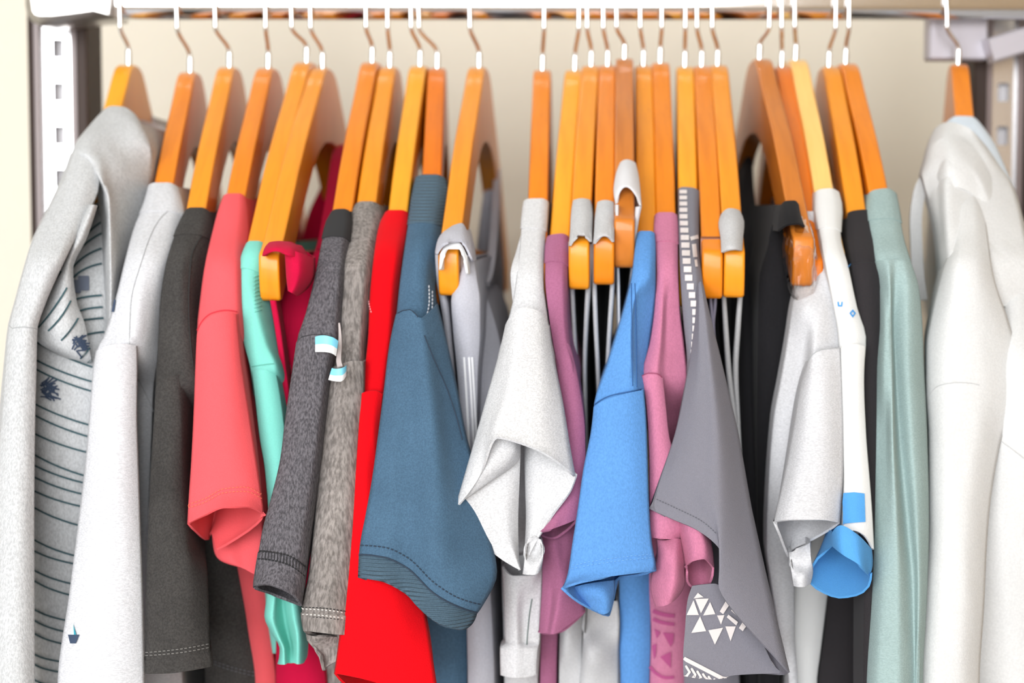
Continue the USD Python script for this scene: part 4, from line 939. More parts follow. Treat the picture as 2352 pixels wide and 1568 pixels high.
# ---- 12 mauve T-shirt
h = H[12]; T = garment(12, 't_shirt', 'dusty mauve T-shirt half hidden behind the drooping pale grey sleeve', 'T-shirt')
MAUVE = cloth('mauve', (.43, .15, .27), heather=.14, fleck=600, wash=.06, trans=.2)
cap = [[(1258, 545), (1270, 540), (1290, 538), (1305, 545)], [(1253, 570), (1270, 566), (1290, 566), (1307, 575)], [(1252, 640), (1272, 638), (1290, 640), (1303, 650, -3)], [(1260, 720), (1276, 718), (1292, 720), (1304, 726, -3)], [(1270, 790), (1284, 786), (1298, 785), (1310, 792, -3)], [(1284, 860), (1298, 856), (1314, 856), (1326, 862, -4)]]
tr = body(h, cap, low=[(1100, 1240, 1310), (1300, 1240, 1300), (1470, 1242, 1280), (1568, 1240, 1278), (1750, 1240, 1278)], seed=61, dy=.005)
part(T, 'body', tr.mesh, MAUVE, True)
part(T, 'collar', tr.band(0, .05, .0006), MAUVE, True)
slv = Loft(h, [[(1270, 792), (1282, 787), (1298, 785), (1312, 800)], [(1284, 880), (1298, 878), (1316, 878), (1332, 890)], [(1298, 980), (1312, 978), (1328, 978), (1344, 985)], [(1296, 1070), (1314, 1070), (1330, 1070), (1346, 1075)], [(1268, 1140), (1292, 1136), (1316, 1134), (1340, 1130)], [(1229, 1222), (1262, 1216, 3), (1292, 1206), (1330, 1190)]],
           dy=.004, dep=.05, seed=62, noise=.001, hemback=[(1330, 1192, 4), (1300, 1222, 18), (1270, 1238, 22), (1232, 1225, 4)])
part(T, 'sleeve', slv.mesh, MAUVE, True); rear_sleeve(T, h, slv, MAUVE)
lo = Loft(h, [[(1236, 1205), (1270, 1205), (1300, 1205), (1330, 1205)], [(1245, 1250), (1270, 1250, 3), (1296, 1250), (1322, 1250)], [(1245, 1330), (1268, 1330, 2), (1292, 1330, 5), (1322, 1330)], [(1241, 1400), (1266, 1400), (1288, 1395, 7), (1300, 1400, -6), (1340, 1385, 0)][:1] + [(1262, 1400), (1284, 1395, 6), (1342, 1388)], [(1237, 1450), (1254, 1454), (1272, 1456, 4), (1345, 1404)]],
          Y=[-.225, -.228, -.230, -.232, -.232], dep=.05, seed=63, noise=.0012, hemback=[(1345, 1405, 4), (1320, 1430, 16), (1290, 1452, 18), (1262, 1458, 10), (1238, 1452, 3)])
part(T, 'sleeve_hem', lo.mesh, MAUVE, True)

# ---- tank tops: strap over the wood, its two armhole edges hanging beside the bare tip
def tank(i, label, mat_, strap, left, right, low=None, seed=70, dy=.004, inner=None, name='tank_top'):
    h = H[i]; T = garment(i, name, label, 'tank top')
    part_ = None
    if strap:
        st = Loft(h, strap, dy=dy, dep=.035, seed=seed, noise=.0012, bulge=.45)
        part_ = part(T, 'shoulder_strap', st.mesh, mat_, True)
    ns = lambda pts: [-.205 + .028 * k / (len(pts) - 1) for k in range(len(pts))]
    for j, pts in enumerate((left, right)):
        if pts:
            e = edge(h, pts, ns(pts), .012, seed + 2 + j)
            part(T, 'armhole_edge', e.mesh, mat_, True)
    rows = [[(np.interp(y, [p[0] for p in left], [p[1] for p in left]) + 1, y), (np.interp(y, [p[0] for p in right], [p[2] for p in right]) - 1, y)] for y in (600, 700, 850, 1000, 1200, 1400)]
    rows = [[a, ((a[0] + b[0]) / 2, a[1], -30 if a[1] < 900 else 0), b] for a, b in rows]
    bb = Loft(h, rows, Y=[-.150, -.165, -.172, -.176, -.178, -.18], dep='body', bw=.006, seed=seed + 7, noise=.001)
    part(T, 'body', bb.mesh, BLACK, True, label='black knit')
    if low:
        lo = Loft(h, low, Y=[-.185] * len(low), dep='body', bw=.006, seed=seed + 5, noise=.003)
        part(T, 'lower_hem', lo.mesh, mat_, True)
    return T
BLACK = cloth('black_knit', (.010, .0095, .011), heather=.3, fleck=700, wash=.1, trans=.02)
MARL2 = cloth('grey_strap_marl', (.66, .66, .67), heather=.14, fleck=450, stretch=(1, 1, 1.6), wash=.05)
BLACK = cloth('black_knit', (.010, .0095, .011), heather=.3, fleck=700, wash=.1, trans=.02)
T13 = tank(13, 'black tank top with grey edging right beside the mauve T-shirt', MARL2,
     [[(1316, 460), (1336, 455), (1356, 459)], [(1311, 495, 0), (1336, 492, 2), (1361, 496, 0)], [(1309, 535, 0), (1334, 530, 2), (1360, 533, 0)], [(1306, 565, -2), (1334, 539, 0), (1360, 556, -2)]],
     [(555, 1305, 1314), (640, 1308, 1318), (740, 1313, 1322), (840, 1318, 1328), (950, 1326, 1336), (1100, 1335, 1344)], [(560, 1352, 1361), (640, 1346, 1358), (740, 1341, 1351), (840, 1338, 1347), (950, 1340, 1349), (1100, 1345, 1354)],
     [[(1296, 1380), (1318, 1380), (1342, 1380)], [(1285, 1460), (1305, 1460, 6), (1338, 1460)], [(1284, 1568), (1305, 1568, -4), (1336, 1568)], [(1284, 1750), (1305, 1750), (1336, 1750)]], 70)
T14 = tank(14, 'black tank top with grey edging right before the white strapped one', MARL2,
     [[(1372, 464), (1390, 459), (1410, 464)], [(1366, 500, 0), (1390, 497, 2), (1413, 500, 0)], [(1364, 535, 0), (1388, 532, 2), (1411, 538, 0)], [(1362, 560, -2), (1388, 542, 0), (1411, 556, -2)]],
     [(552, 1359, 1368), (640, 1360, 1370), (740, 1363, 1373), (840, 1368, 1377), (950, 1372, 1380), (1100, 1376, 1384)], [(556, 1406, 1413), (640, 1402, 1412), (740, 1396, 1406), (840, 1391, 1400), (950, 1388, 1396), (1100, 1388, 1396)],
     [[(1345, 1380), (1375, 1380), (1420, 1380)], [(1342, 1430, 4), (1365, 1430, -6), (1424, 1430, 4)], [(1336, 1500, -4), (1358, 1500, 8), (1422, 1500, 0)], [(1330, 1568), (1360, 1568), (1422, 1568)], [(1330, 1750), (1360, 1750), (1422, 1750)]], 80)
T15 = tank(15, 'black tank top with a bright white strap on the highest riding hanger', cloth('white_strap', (.82, .82, .84), heather=.04, fleck=600, wash=.03),
     [[(1424, 374), (1440, 366), (1460, 374)], [(1413, 405, 0), (1440, 396, 4), (1468, 408, 0)], [(1409, 440, -2), (1438, 426, 4), (1472, 448, 0)], [(1414, 472, -8), (1438, 430, 2), (1474, 475, -4)]],
     [(470, 1414, 1421), (560, 1415, 1421), (660, 1418, 1424), (760, 1420, 1425), (860, 1422, 1427), (1000, 1424, 1430)], [(475, 1460, 1474), (530, 1456, 1464), (620, 1450, 1457), (720, 1440, 1447), (820, 1434, 1440), (1000, 1432, 1438)], None, 90)

# ---- 16 blue T-shirt
h = H[16]; T = garment(16, 't_shirt', 'bright cornflower blue T-shirt with a slanting sleeve', 'T-shirt')
BLUE = cloth('blue', (.115, .305, .66), heather=.14, fleck=520, stretch=(1, 1, .6), wash=.04, trans=.16)
cap = [[(1464, 535), (1474, 530), (1492, 530), (1504, 536)], [(1459, 565), (1474, 562), (1492, 562), (1506, 570)], [(1452, 630), (1472, 628), (1490, 630), (1506, 638, -4)], [(1438, 690), (1454, 688, 1), (1462, 692, -2), (1504, 705, -10)], [(1416, 765), (1446, 762, 1), (1456, 766, -3), (1494, 780, -12)], [(1392, 840), (1445, 836, 1), (1456, 840, -2), (1484, 850, -10)], [(1364, 932), (1412, 912), (1452, 900, 1), (1482, 905, -6)]]
tr = body(h, cap, low=[(1050, 1390, 1480), (1250, 1415, 1492), (1350, 1422, 1494), (1480, 1422, 1495), (1568, 1424, 1492), (1750, 1426, 1492)], seed=101, dy=.014)
part(T, 'body', tr.mesh, BLUE, True)
BTH = thread('blue_dark', (.03, .11, .30))
threads(T, tr, [(1366, 928), (1400, 909), (1450, 898), (1478, 893)], BTH, w=3)
threads(T, tr, [(1450, 650), (1451, 740), (1453, 886)], BTH, w=2.4); threads(T, tr, [(1458, 650), (1461, 740), (1463, 888)], BTH, w=2.4)
slv = Loft(h, [[(1363, 935), (1392, 917), (1440, 903), (1479, 895)], [(1357, 990), (1396, 980), (1442, 975), (1485, 972)], [(1340, 1075), (1388, 1070), (1440, 1068), (1488, 1068)], [(1328, 1160), (1380, 1158), (1438, 1157), (1491, 1158)], [(1314, 1250), (1372, 1246), (1436, 1242), (1497, 1240)], [(1303, 1320), (1366, 1304), (1436, 1298), (1506, 1292)], [(1290, 1350, -3), (1320, 1338, 3), (1385, 1326, 3), (1508, 1311, -2)]],
           dy=.020, dep=.055, seed=102, noise=.001, bulge=.22, hemback=[(1508, 1313, 4), (1460, 1324, 24), (1420, 1330, 36), (1412, 1372, 38), (1396, 1416, 30), (1360, 1402, 18), (1318, 1378, 8), (1291, 1353, 3)])
s_ = part(T, 'sleeve', slv.mesh, BLUE, True); rear_sleeve(T, h, slv, BLUE)
sewn(s_, slv, [[(1315, 1298), (1370, 1287), (1436, 1278), (1502, 1272)], [(1313, 1306), (1370, 1295), (1436, 1286), (1503, 1280)]], thread('blue_light', (.16, .38, .74)), w=2.0, dash=5, gap=4)
roll = Loft(h, [[(1312, 1350), (1340, 1342), (1375, 1336), (1412, 1332)], [(1322, 1368, -3), (1350, 1362, 2), (1382, 1356, 4), (1413, 1352)], [(1345, 1388, -2), (1368, 1386, 0), (1392, 1380, 3), (1410, 1374)], [(1375, 1408), (1385, 1410), (1395, 1408), (1404, 1398)]], dy=.006, dep=.02, seed=103, noise=.0006)
part(T, 'sleeve_underside', roll.mesh, BLUE, True)

# ---- 17 pink T-shirt
h = H[17]; T = garment(17, 't_shirt', 'dusty pink T-shirt with bunched cuffs and a geometric print', 'T-shirt')
PINK = cloth('pink', (.60, .21, .335), heather=.12, fleck=520, stretch=(1, 1, .6), wash=.05, trans=.2)
cap = [[(1506, 495), (1518, 489), (1540, 489), (1554, 495)], [(1504, 530), (1520, 526), (1540, 526), (1557, 533)], [(1508, 620), (1522, 618), (1542, 618), (1558, 625)], [(1504, 700), (1520, 700, 1), (1534, 702, -3), (1562, 710, -3)], [(1494, 780), (1515, 780, 1), (1532, 782, -4), (1572, 790, -4)], [(1474, 866), (1505, 860, 2), (1530, 864, -4), (1580, 872, -5)]]
tr = body(h, cap, low=[(960, 1490, 1566, -.205), (1060, 1496, 1545, -.2), (1250, 1492, 1590), (1350, 1488, 1588), (1450, 1495, 1579), (1568, 1492, 1573), (1750, 1492, 1572)], seed=105, dy=.004)
b_ = part(T, 'body', tr.mesh, PINK, True)
part(T, 'collar', tr.band(0, .045, .0006), PINK, True)
slv = Loft(h, [[(1473, 864), (1490, 856), (1508, 858), (1524, 870)], [(1484, 930), (1498, 928), (1514, 928), (1530, 932)], [(1489, 1000), (1505, 1000), (1520, 1000), (1538, 1003)], [(1491, 1080), (1515, 1080), (1540, 1080), (1570, 1085)], [(1491, 1160), (1520, 1160), (1556, 1162), (1596, 1168)], [(1492, 1215), (1515, 1215), (1540, 1216), (1572, 1220)], [(1494, 1234), (1514, 1236, 2), (1540, 1238), (1562, 1240, -4)]], dy=.009, dep=.05, seed=106, noise=.0012)
s_ = part(T, 'sleeve', slv.mesh, PINK, True); rear_sleeve(T, h, slv, PINK)
threads(T, slv, [(1474, 863), (1490, 857), (1508, 857), (1522, 866)], thread('pink_dark', (.32, .06, .13)), w=2.4)
cb = Loft(h, [[(1548, 1180, -6), (1570, 1178), (1592, 1180), (1608, 1190, -4)], [(1562, 1230, -4), (1584, 1222, 4), (1608, 1220, 6), (1632, 1235, -3)], [(1572, 1280, -3), (1594, 1268, 6), (1618, 1262, 7), (1640, 1285, -3)], [(1576, 1300, -4), (1594, 1288, 3), (1616, 1284, 5), (1641, 1305, -4)]], dy=.014, dep=.04, seed=107, noise=.0012, bulge=.3, hem_from=.2, hemback=[(1641, 1308, 3), (1632, 1340, 12), (1612, 1352, 16), (1590, 1350, 14), (1575, 1330, 8), (1575, 1303, 2)])
part(T, 'bunched_cuff', cb.mesh, PINK, True)
cc = Loft(h, [[(1508, 1238), (1528, 1240), (1552, 1236), (1566, 1240)], [(1510, 1275, 0), (1530, 1270, 5), (1552, 1272, 6), (1574, 1290, -2)], [(1500, 1310, -2), (1524, 1308, 3), (1550, 1318, 8), (1574, 1335, 0)], [(1494, 1345, -4), (1518, 1348, 2), (1545, 1358, 6), (1568, 1355, -2)], [(1505, 1392, -4), (1520, 1392), (1540, 1385, 2), (1556, 1372, -3)]], dy=.008, dep=.04, seed=108, noise=.0014, bulge=.3)
part(T, 'bunched_cuff', cc.mesh, PINK, True)
PR = plain('plum_print', (.36, .06, .18), .9)
for pl in (line_px([(1500, 1402), (1520, 1410), (1549, 1414)], 9), line_px([(1500, 1421), (1520, 1429), (1549, 1433)], 8), Polygon([(1503, 1443), (1517, 1452), (1508, 1466)]), Polygon([(1522, 1452), (1548, 1454), (1546, 1476), (1540, 1485)]), Polygon([(1497, 1482), (1508, 1478), (1506, 1506), (1502, 1513)]), Polygon([(1516, 1508), (1541, 1496), (1541, 1534)]), line_px([(1493, 1530), (1510, 1548), (1530, 1556), (1548, 1554)], 7)):
    part(b_, 'printed_shape', decal(tr, pl, .0014), PR, True)

# ---- 18 grey patterned T-shirt
h = H[18]; T = garment(18, 't_shirt', 'slate grey T-shirt printed with pale dashes and triangles', 'T-shirt')
SLATE = cloth('slate', (.205, .200, .232), heather=.10, fleck=900, wash=.03, trans=.12)
cap = [[(1558, 434), (1570, 429), (1592, 431), (1608, 440)], [(1558, 480), (1572, 476), (1592, 478), (1606, 484, -2)], [(1560, 560), (1574, 558), (1592, 560), (1606, 566, -2)], [(1562, 620), (1578, 618), (1596, 620), (1612, 630, -2)], [(1566, 690), (1582, 690), (1600, 692, 2), (1622, 700)], [(1572, 760), (1586, 760), (1602, 762, 2), (1640, 770)], [(1578, 830), (1588, 830), (1606, 830), (1656, 840)]]
tr = body(h, cap, low=[(960, 1565, 1660), (1200, 1580, 1680), (1340, 1590, 1690), (1440, 1575, 1690), (1568, 1568, 1700), (1750, 1568, 1700)], seed=111, dy=.008)
b_ = part(T, 'body', tr.mesh, SLATE, True)
PALEP = plain('pale_print', (.62, .565, .55), .9)
k = 0
cl = [(1569, 436), (1570, 500), (1574, 560), (1577, 600), (1582, 640), (1590, 680), (1596, 715), (1596, 750), (1592, 790), (1588, 830), (1583, 868)]
cy = np.array([p[1] for p in cl]); cx = np.array([p[0] for p in cl])
y = 440.0
while y < 866:
    x = np.interp(y, cy, cx); w = np.interp(y, [430, 560, 640, 720, 800, 870], [17, 19, 17, 12, 8, 4]); hh = np.interp(y, [430, 560, 640, 800, 870], [8, 12, 14, 13, 9])
    part(b_, 'printed_dash', decal(tr, shapely.box(x - w / 2, y - hh / 2, x + w / 2, y + hh / 2), .0012), PALEP, True)
    y += np.interp(y, [430, 560, 640, 800, 870], [13, 18, 20, 18, 13])
part(b_, 'printed_line', decal(tr, line_px([(1586, 548), (1604, 543)], 9), .0012), PALEP, True)
part(b_, 'printed_line', decal(tr, line_px([(1594, 560), (1597, 590)], 10), .0012), PALEP, True)
part(b_, 'printed_line', decal(tr, line_px([(1598, 596), (1600, 612)], 6), .0012), PALEP, True)
R4 = [[(1600, 660, -6), (1604, 650), (1609, 646, 2), (1616, 655, 0)], [(1597, 715, -6), (1606, 712, 1), (1618, 710, 2), (1630, 718, -2)], [(1588, 800, -5), (1606, 798, 2), (1628, 798, 5), (1652, 806, -5)], [(1570, 905, -4), (1602, 905, 2), (1640, 905, 7), (1676, 908, -8)], [(1550, 995, -4), (1595, 995, 2), (1648, 995, 9), (1697, 998, -9)], [(1518, 1090, -3), (1578, 1096, 2), (1652, 1110, 10), (1714, 1103, -8)]]
def six(r):
    r = [(*p, 0)[:3] for p in r]; m = lambda p, q: tuple((x + y) / 2 for x, y in zip(p, q))
    return [r[0], m(r[0], r[1]), r[1], m(r[1], r[2]), r[2], r[3]]
slv = Loft(h, [six(r) for r in R4] + [[(1503, 1132, -3), (1552, 1150, 0), (1605, 1172, 4), (1640, 1200, 8), (1658, 1225, 11), (1745, 1250, -6)], [(1491, 1168, -3), (1545, 1192, 0), (1603, 1218, 4), (1658, 1276, 6), (1650, 1342, 8), (1814, 1543, -2)]], dy=.020, dep=.06, seed=112, noise=.0010, bulge=.12, hem_from=.25, nu=44,
           hemback=[(1815, 1546, 4), (1790, 1550, 14), (1740, 1546, 30), (1690, 1548, 44), (1640, 1530, 52), (1600, 1400, 50), (1595, 1290, 44), (1550, 1206, 24), (1493, 1173, 4)])
s_ = part(T, 'sleeve', slv.mesh, SLATE, True); rear_sleeve(T, h, slv, SLATE)
sewn(s_, slv, [[(1508, 1146), (1560, 1170), (1610, 1195), (1645, 1225)]], thread('slate', (.10, .10, .115)), w=2, dash=4, gap=3)
lin = Loft(h, [[(1590, 1345), (1615, 1342), (1640, 1340), (1660, 1350)], [(1578, 1385), (1620, 1385), (1660, 1388), (1700, 1410)], [(1573, 1450), (1630, 1450), (1690, 1455), (1750, 1475)], [(1569, 1510), (1640, 1515), (1710, 1520), (1780, 1530)], [(1570, 1552), (1640, 1560), (1690, 1550), (1800, 1546)]], Y=[float(h.Y(1300)) - .012] * 5, sheet=True, seed=113, noise=.001, bulge=.05)
l_ = part(T, 'sleeve_lining', lin.mesh, SLATE, True)
tri = [[(1603, 1361), (1593, 1374), (1616, 1371)], [(1593, 1378), (1577, 1412), (1605, 1412)], [(1597, 1375), (1628, 1374), (1610, 1408)], [(1631, 1382), (1615, 1413), (1643, 1410)], [(1608, 1415), (1588, 1453), (1622, 1449)], [(1627, 1447), (1661, 1441), (1642, 1480)], [(1647, 1413), (1656, 1434), (1664, 1412)], [(1666, 1438), (1690, 1438), (1678, 1472)]]
for t in tri: part(l_, 'printed_triangle', decal(lin, Polygon(t), .0013), PALEP, True)
for t in ([(1653, 1404), (1661, 1410), (1677, 1386), (1668, 1378)], [(1669, 1417), (1673, 1411), (1695, 1428), (1691, 1436)], [(1679, 1402), (1684, 1393), (1708, 1411), (1704, 1424)], [(1697, 1442), (1706, 1449), (1726, 1420), (1716, 1412)], [(1771, 1486), (1789, 1475), (1805, 1520)]):
    part(l_, 'printed_bar', decal(lin, Polygon(t), .0030), PALEP, True)
part(l_, 'printed_line', decal(lin, line_px([(1571, 1512), (1610, 1532), (1675, 1566)], 9), .0013), PALEP, True)
for k in range(6):
    part(l_, 'printed_chevron', decal(lin, LineString([(1576 + 13 * k, 1530 + 6 * k), (1584 + 13 * k, 1543 + 6 * k), (1574 + 13 * k, 1556 + 6 * k)]).buffer(2.6), .0013), PALEP, True)

# ---- 19, 20 tank tops between the patterned T-shirt and the black tank top
T19 = tank(19, 'black tank top with lilac edging behind the slate grey sleeve', cloth('lilac', (.42, .40, .52), heather=.1, fleck=600), None,
     [(620, 1626, 1632), (700, 1630, 1637), (740, 1633, 1640), (860, 1638, 1645), (1000, 1644, 1651), (1200, 1650, 1657)], [(655, 1641, 1647), (700, 1639, 1646), (745, 1636, 1642), (860, 1650, 1656), (1000, 1655, 1662), (1200, 1660, 1667)], None, 120)
T20 = tank(20, 'black tank top with a grey strap beside the all black one', MARL2,
     [[(1656, 492), (1676, 478), (1700, 484)], [(1650, 515, 0), (1680, 505, 3), (1710, 512, 0)], [(1655, 550, 0), (1681, 545, 3), (1707, 548, 0)], [(1656, 580, -2), (1680, 572, 1), (1705, 576, -2)]],
     [(575, 1655, 1662), (650, 1657, 1666), (740, 1661, 1672), (850, 1668, 1680), (960, 1682, 1692), (1150, 1695, 1705)], [(575, 1700, 1708), (650, 1697, 1707), (740, 1690, 1702), (850, 1684, 1696), (960, 1692, 1700), (1150, 1705, 1712)], None, 130)

# ---- 21 black tank top and its film wrapped hanger tip
h = H[21]; T = garment(21, 'tank_top', 'all black tank top hanging open around the film wrapped hanger', 'tank top')
st = Loft(h, [[(1794, 470), (1806, 461), (1824, 460), (1835, 470)], [(1787, 500), (1808, 494, 3), (1828, 494, 3), (1843, 505)], [(1785, 530, -3), (1810, 514, 2), (1832, 512, 2), (1850, 520, -3)]], dy=.004, dep=.035, seed=140, noise=.001, bulge=.4)
part(T, 'shoulder_strap', st.mesh, BLACK, True)
tr = Loft(h, [[(1788, 470), (1792, 474), (1796, 482), (1800, 500)], [(1764, 560), (1765, 560), (1785, 560), (1800, 560)], [(1742, 650), (1765, 650), (1795, 650), (1822, 650)], [(1740, 800), (1762, 800), (1790, 800), (1818, 800)], [(1738, 1000), (1758, 1000), (1780, 1000), (1800, 1000)], [(1740, 1200), (1755, 1200), (1772, 1200), (1790, 1200)], [(1745, 1400), (1760, 1400), (1775, 1400), (1790, 1400)], [(1745, 1750), (1760, 1750), (1775, 1750), (1790, 1750)]],
          Y=[-.17, -.18, -.19, -.19, -.185, -.18, -.18, -.18], dep='body', bw=.007, seed=141, noise=.003)
part(T, 'front_panel', tr.mesh, BLACK, True)
t2 = Loft(h, [[(1716, 335), (1722, 330), (1728, 335)], [(1704, 430), (1716, 425), (1732, 430)], [(1698, 560), (1718, 560), (1745, 560)], [(1700, 700), (1722, 700), (1748, 700)], [(1702, 900), (1725, 900), (1750, 900)], [(1708, 1100), (1730, 1100), (1752, 1100)], [(1715, 1300), (1735, 1300), (1755, 1300)], [(1715, 1750), (1735, 1750), (1755, 1750)]], Y=[.08, .02, -.10, -.15, -.165, -.17, -.17, -.17], dep=[.06, .12, .25, .3, .33, .34, .34, .34], bw=.006, seed=142, noise=.004)
part(T, 'back_panel', t2.mesh, BLACK, True)
tipc = h.at(0, .214, -.139)
fm = trimesh.creation.icosphere(4, 1.0)
v = fm.vertices.copy(); v = np.sign(v) * np.abs(v) ** .62
loc = np.stack([v[:, 0] * .0082, .206 + v[:, 1] * .0195, -.1385 + v[:, 2] * .0195 - v[:, 1] * .011], 1)
wr = (meshkit.fbm(loc * np.array([260, 200, 120]), 3, 5) - .5)[:, None] * .0042
loc = loc + fm.vertex_normals * np.abs(wr)
FILM = mat('clear_film', {"tr": ("transparent_bsdf", {"color": (.97, .96, .95)}), "gl": ("glossy_bsdf", {"color": (1, 1, 1), "roughness": .08}), "lw": ("layer_weight", {"blend": .32}), "mx": ("mix_closure", {})},
           [("lw.facing", "mx.fac"), ("tr.BSDF", "mx.closure1"), ("gl.BSDF", "mx.closure2")], "mx.closure")
w3 = h.at(loc[:, 0], loc[:, 1], loc[:, 2])
film = top('plastic_wrap', (w3, fm.faces), FILM, True, 'crinkled clear film wrapped round a bare hanger tip', 'plastic wrap')

# ---- 22 pale grey T-shirt
h = H[22]; T = garment(22, 't_shirt', 'pale grey T-shirt with vertical folds beside the white one', 'T-shirt')
MARL3 = cloth('pale_grey_jersey', (.68, .68, .70), heather=.18, fleck=380, stretch=(.8, 1, 2), wash=.05, trans=.2)
cap = [[(1846, 490), (1856, 485), (1870, 485), (1882, 492)], [(1844, 550, -13), (1862, 548, -13), (1880, 548, -8), (1896, 556, -2)], [(1830, 640, -15), (1858, 638, -15), (1884, 640, -8), (1912, 648, -2)], [(1818, 710, -6), (1852, 708, 1), (1884, 712, 2), (1924, 720)], [(1806, 790, -10), (1848, 786, -8), (1876, 790, 2), (1932, 798)], [(1790, 880, -14), (1838, 876, -12), (1870, 872, 2), (1936, 872, 0)]]
tr = body(h, cap, low=[(960, 1776, 1900, -.215), (1100, 1765, 1860, -.21), (1250, 1760, 1830, -.205), (1330, 1770, 1825, -.2), (1450, 1790, 1825, -.2), (1568, 1812, 1832, -.2), (1750, 1815, 1835, -.2)], seed=151)
part(T, 'body', tr.mesh, MARL3, True)
slv = Loft(h, [[(1855, 832, -3), (1868, 812), (1892, 802), (1930, 799, 0)], [(1840, 880, -4), (1864, 872, 1), (1895, 870, 2), (1934, 872)], [(1823, 980, -4), (1856, 978, 1), (1894, 978, 2), (1937, 978)], [(1806, 1070, -4), (1845, 1068, 1), (1890, 1068, 2), (1937, 1068)], [(1790, 1140, -3), (1832, 1138, 2), (1882, 1138, 2), (1934, 1138)], [(1775, 1198, -2), (1822, 1193, 4), (1880, 1193, 4), (1929, 1201, -1)]], dy=.012, dep=.05, seed=152, noise=.001, hem_from=.2,
           hemback=[(1929, 1203, 4), (1900, 1222, 16), (1858, 1245, 26), (1820, 1262, 28), (1812, 1282, 26), (1800, 1260, 20), (1788, 1228, 10), (1776, 1201, 3)])
s_ = part(T, 'sleeve', slv.mesh, MARL3, True)
threads(T, slv, [(1856, 830), (1870, 810), (1895, 801), (1930, 797)], thread('grey', (.42, .43, .44)), w=2)
cr = Loft(h, [[(1812, 1268, -2), (1832, 1262, 3), (1862, 1245, 0)], [(1814, 1290, 2), (1838, 1300, -2), (1864, 1285, 2)], [(1818, 1318, 4), (1842, 1318, 4), (1868, 1308, -2)], [(1822, 1345, 0), (1842, 1348, 2), (1862, 1340, -2)]], dy=.004, dep=.03, seed=153, noise=.0015)
part(T, 'crumpled_hem', cr.mesh, MARL3, True)

# ---- 23 white T-shirt with blue cuff
h = H[23]; T = garment(23, 't_shirt', 'white T-shirt with a rolled bright blue cuff and tiny blue prints', 'T-shirt')
WHITEC = cloth('white_jersey', (.83, .83, .82), heather=.02, fleck=500, wash=.02, trans=.2)
CUFFB = cloth('cuff_blue', (.10, .36, .74), heather=.06, fleck=900, wash=.03, trans=.15)
cap = [[(1874, 442), (1886, 436), (1906, 434), (1926, 442)], [(1873, 475), (1890, 470), (1912, 470), (1934, 480)], [(1882, 530), (1896, 526), (1914, 527), (1931, 536)], [(1896, 610), (1912, 606), (1930, 608), (1950, 616)], [(1914, 700), (1930, 698), (1948, 700), (1970, 708)], [(1926, 770), (1945, 768), (1966, 770), (1990, 778)], [(1930, 840), (1948, 838), (1966, 838), (1985, 844)]]
tr = body(h, cap, low=[(1000, 1910, 1975), (1200, 1880, 1950), (1345, 1822, 1905), (1420, 1820, 1895), (1500, 1817, 1885), (1568, 1815, 1877), (1750, 1812, 1872)], seed=155, dy=.003)
b_ = part(T, 'body', tr.mesh, WHITEC, True)
part(T, 'collar', tr.band(0, .06, .0006), WHITEC, True)
slv = Loft(h, [[(1930, 800), (1946, 792), (1966, 790), (1989, 796)], [(1932, 870), (1950, 868), (1968, 868), (1985, 872)], [(1936, 1000), (1952, 1000), (1970, 1000), (1990, 1000)], [(1938, 1100), (1956, 1100), (1976, 1100), (1998, 1100)], [(1936, 1180), (1958, 1180), (1980, 1180), (2004, 1180)], [(1936, 1225), (1960, 1218), (1984, 1228), (2008, 1262)]], dy=.010, dep=.05, seed=156, noise=.0008)
s_ = part(T, 'sleeve', slv.mesh, WHITEC, True)
part(s_, 'blue_band', decal(slv, Polygon([(1937, 1132), (1962, 1130), (1986, 1133), (1988, 1198), (1960, 1200), (1931, 1203)]), .0014), CUFFB, True, label='blue band')
cu = Loft(h, [[(1910, 1226, 0), (1932, 1206, 4), (1966, 1224, 6), (2003, 1262, -2)], [(1910, 1244, -2), (1930, 1230, 5), (1966, 1238, 7), (2005, 1290, -2)], [(1911, 1254, -3), (1936, 1274, 6), (1975, 1298, 7), (1996, 1322, -2)]], dy=.014, dep=.05, seed=157, noise=.0006, bulge=.35, hem_from=.1,
          hemback=[(2004, 1296, 3), (2002, 1335, 8), (1975, 1366, 14), (1930, 1374, 18), (1890, 1362, 22), (1855, 1330, 24), (1872, 1285, 26), (1905, 1262, 14)])
part(T, 'rolled_cuff', cu.mesh, CUFFB, True)
DB = plain('sky_print', (.05, .28, .66), .9)
dm = Polygon([(1951, 719), (1959, 710), (1966, 719), (1959, 729)]).difference(Polygon([(1955, 719), (1959, 715), (1962, 719), (1959, 724)]))
part(b_, 'printed_diamond', decal(tr, dm, .0013), DB, True)
part(b_, 'printed_motif', decal(tr, LineString([(1925, 694), (1926, 702), (1933, 702), (1934, 694)]).buffer(1.6), .0013), DB, True)
part(b_, 'printed_motif', decal(tr, LineString([(1949, 612), (1955, 608), (1958, 614)]).buffer(1.6), .0013), DB, True)

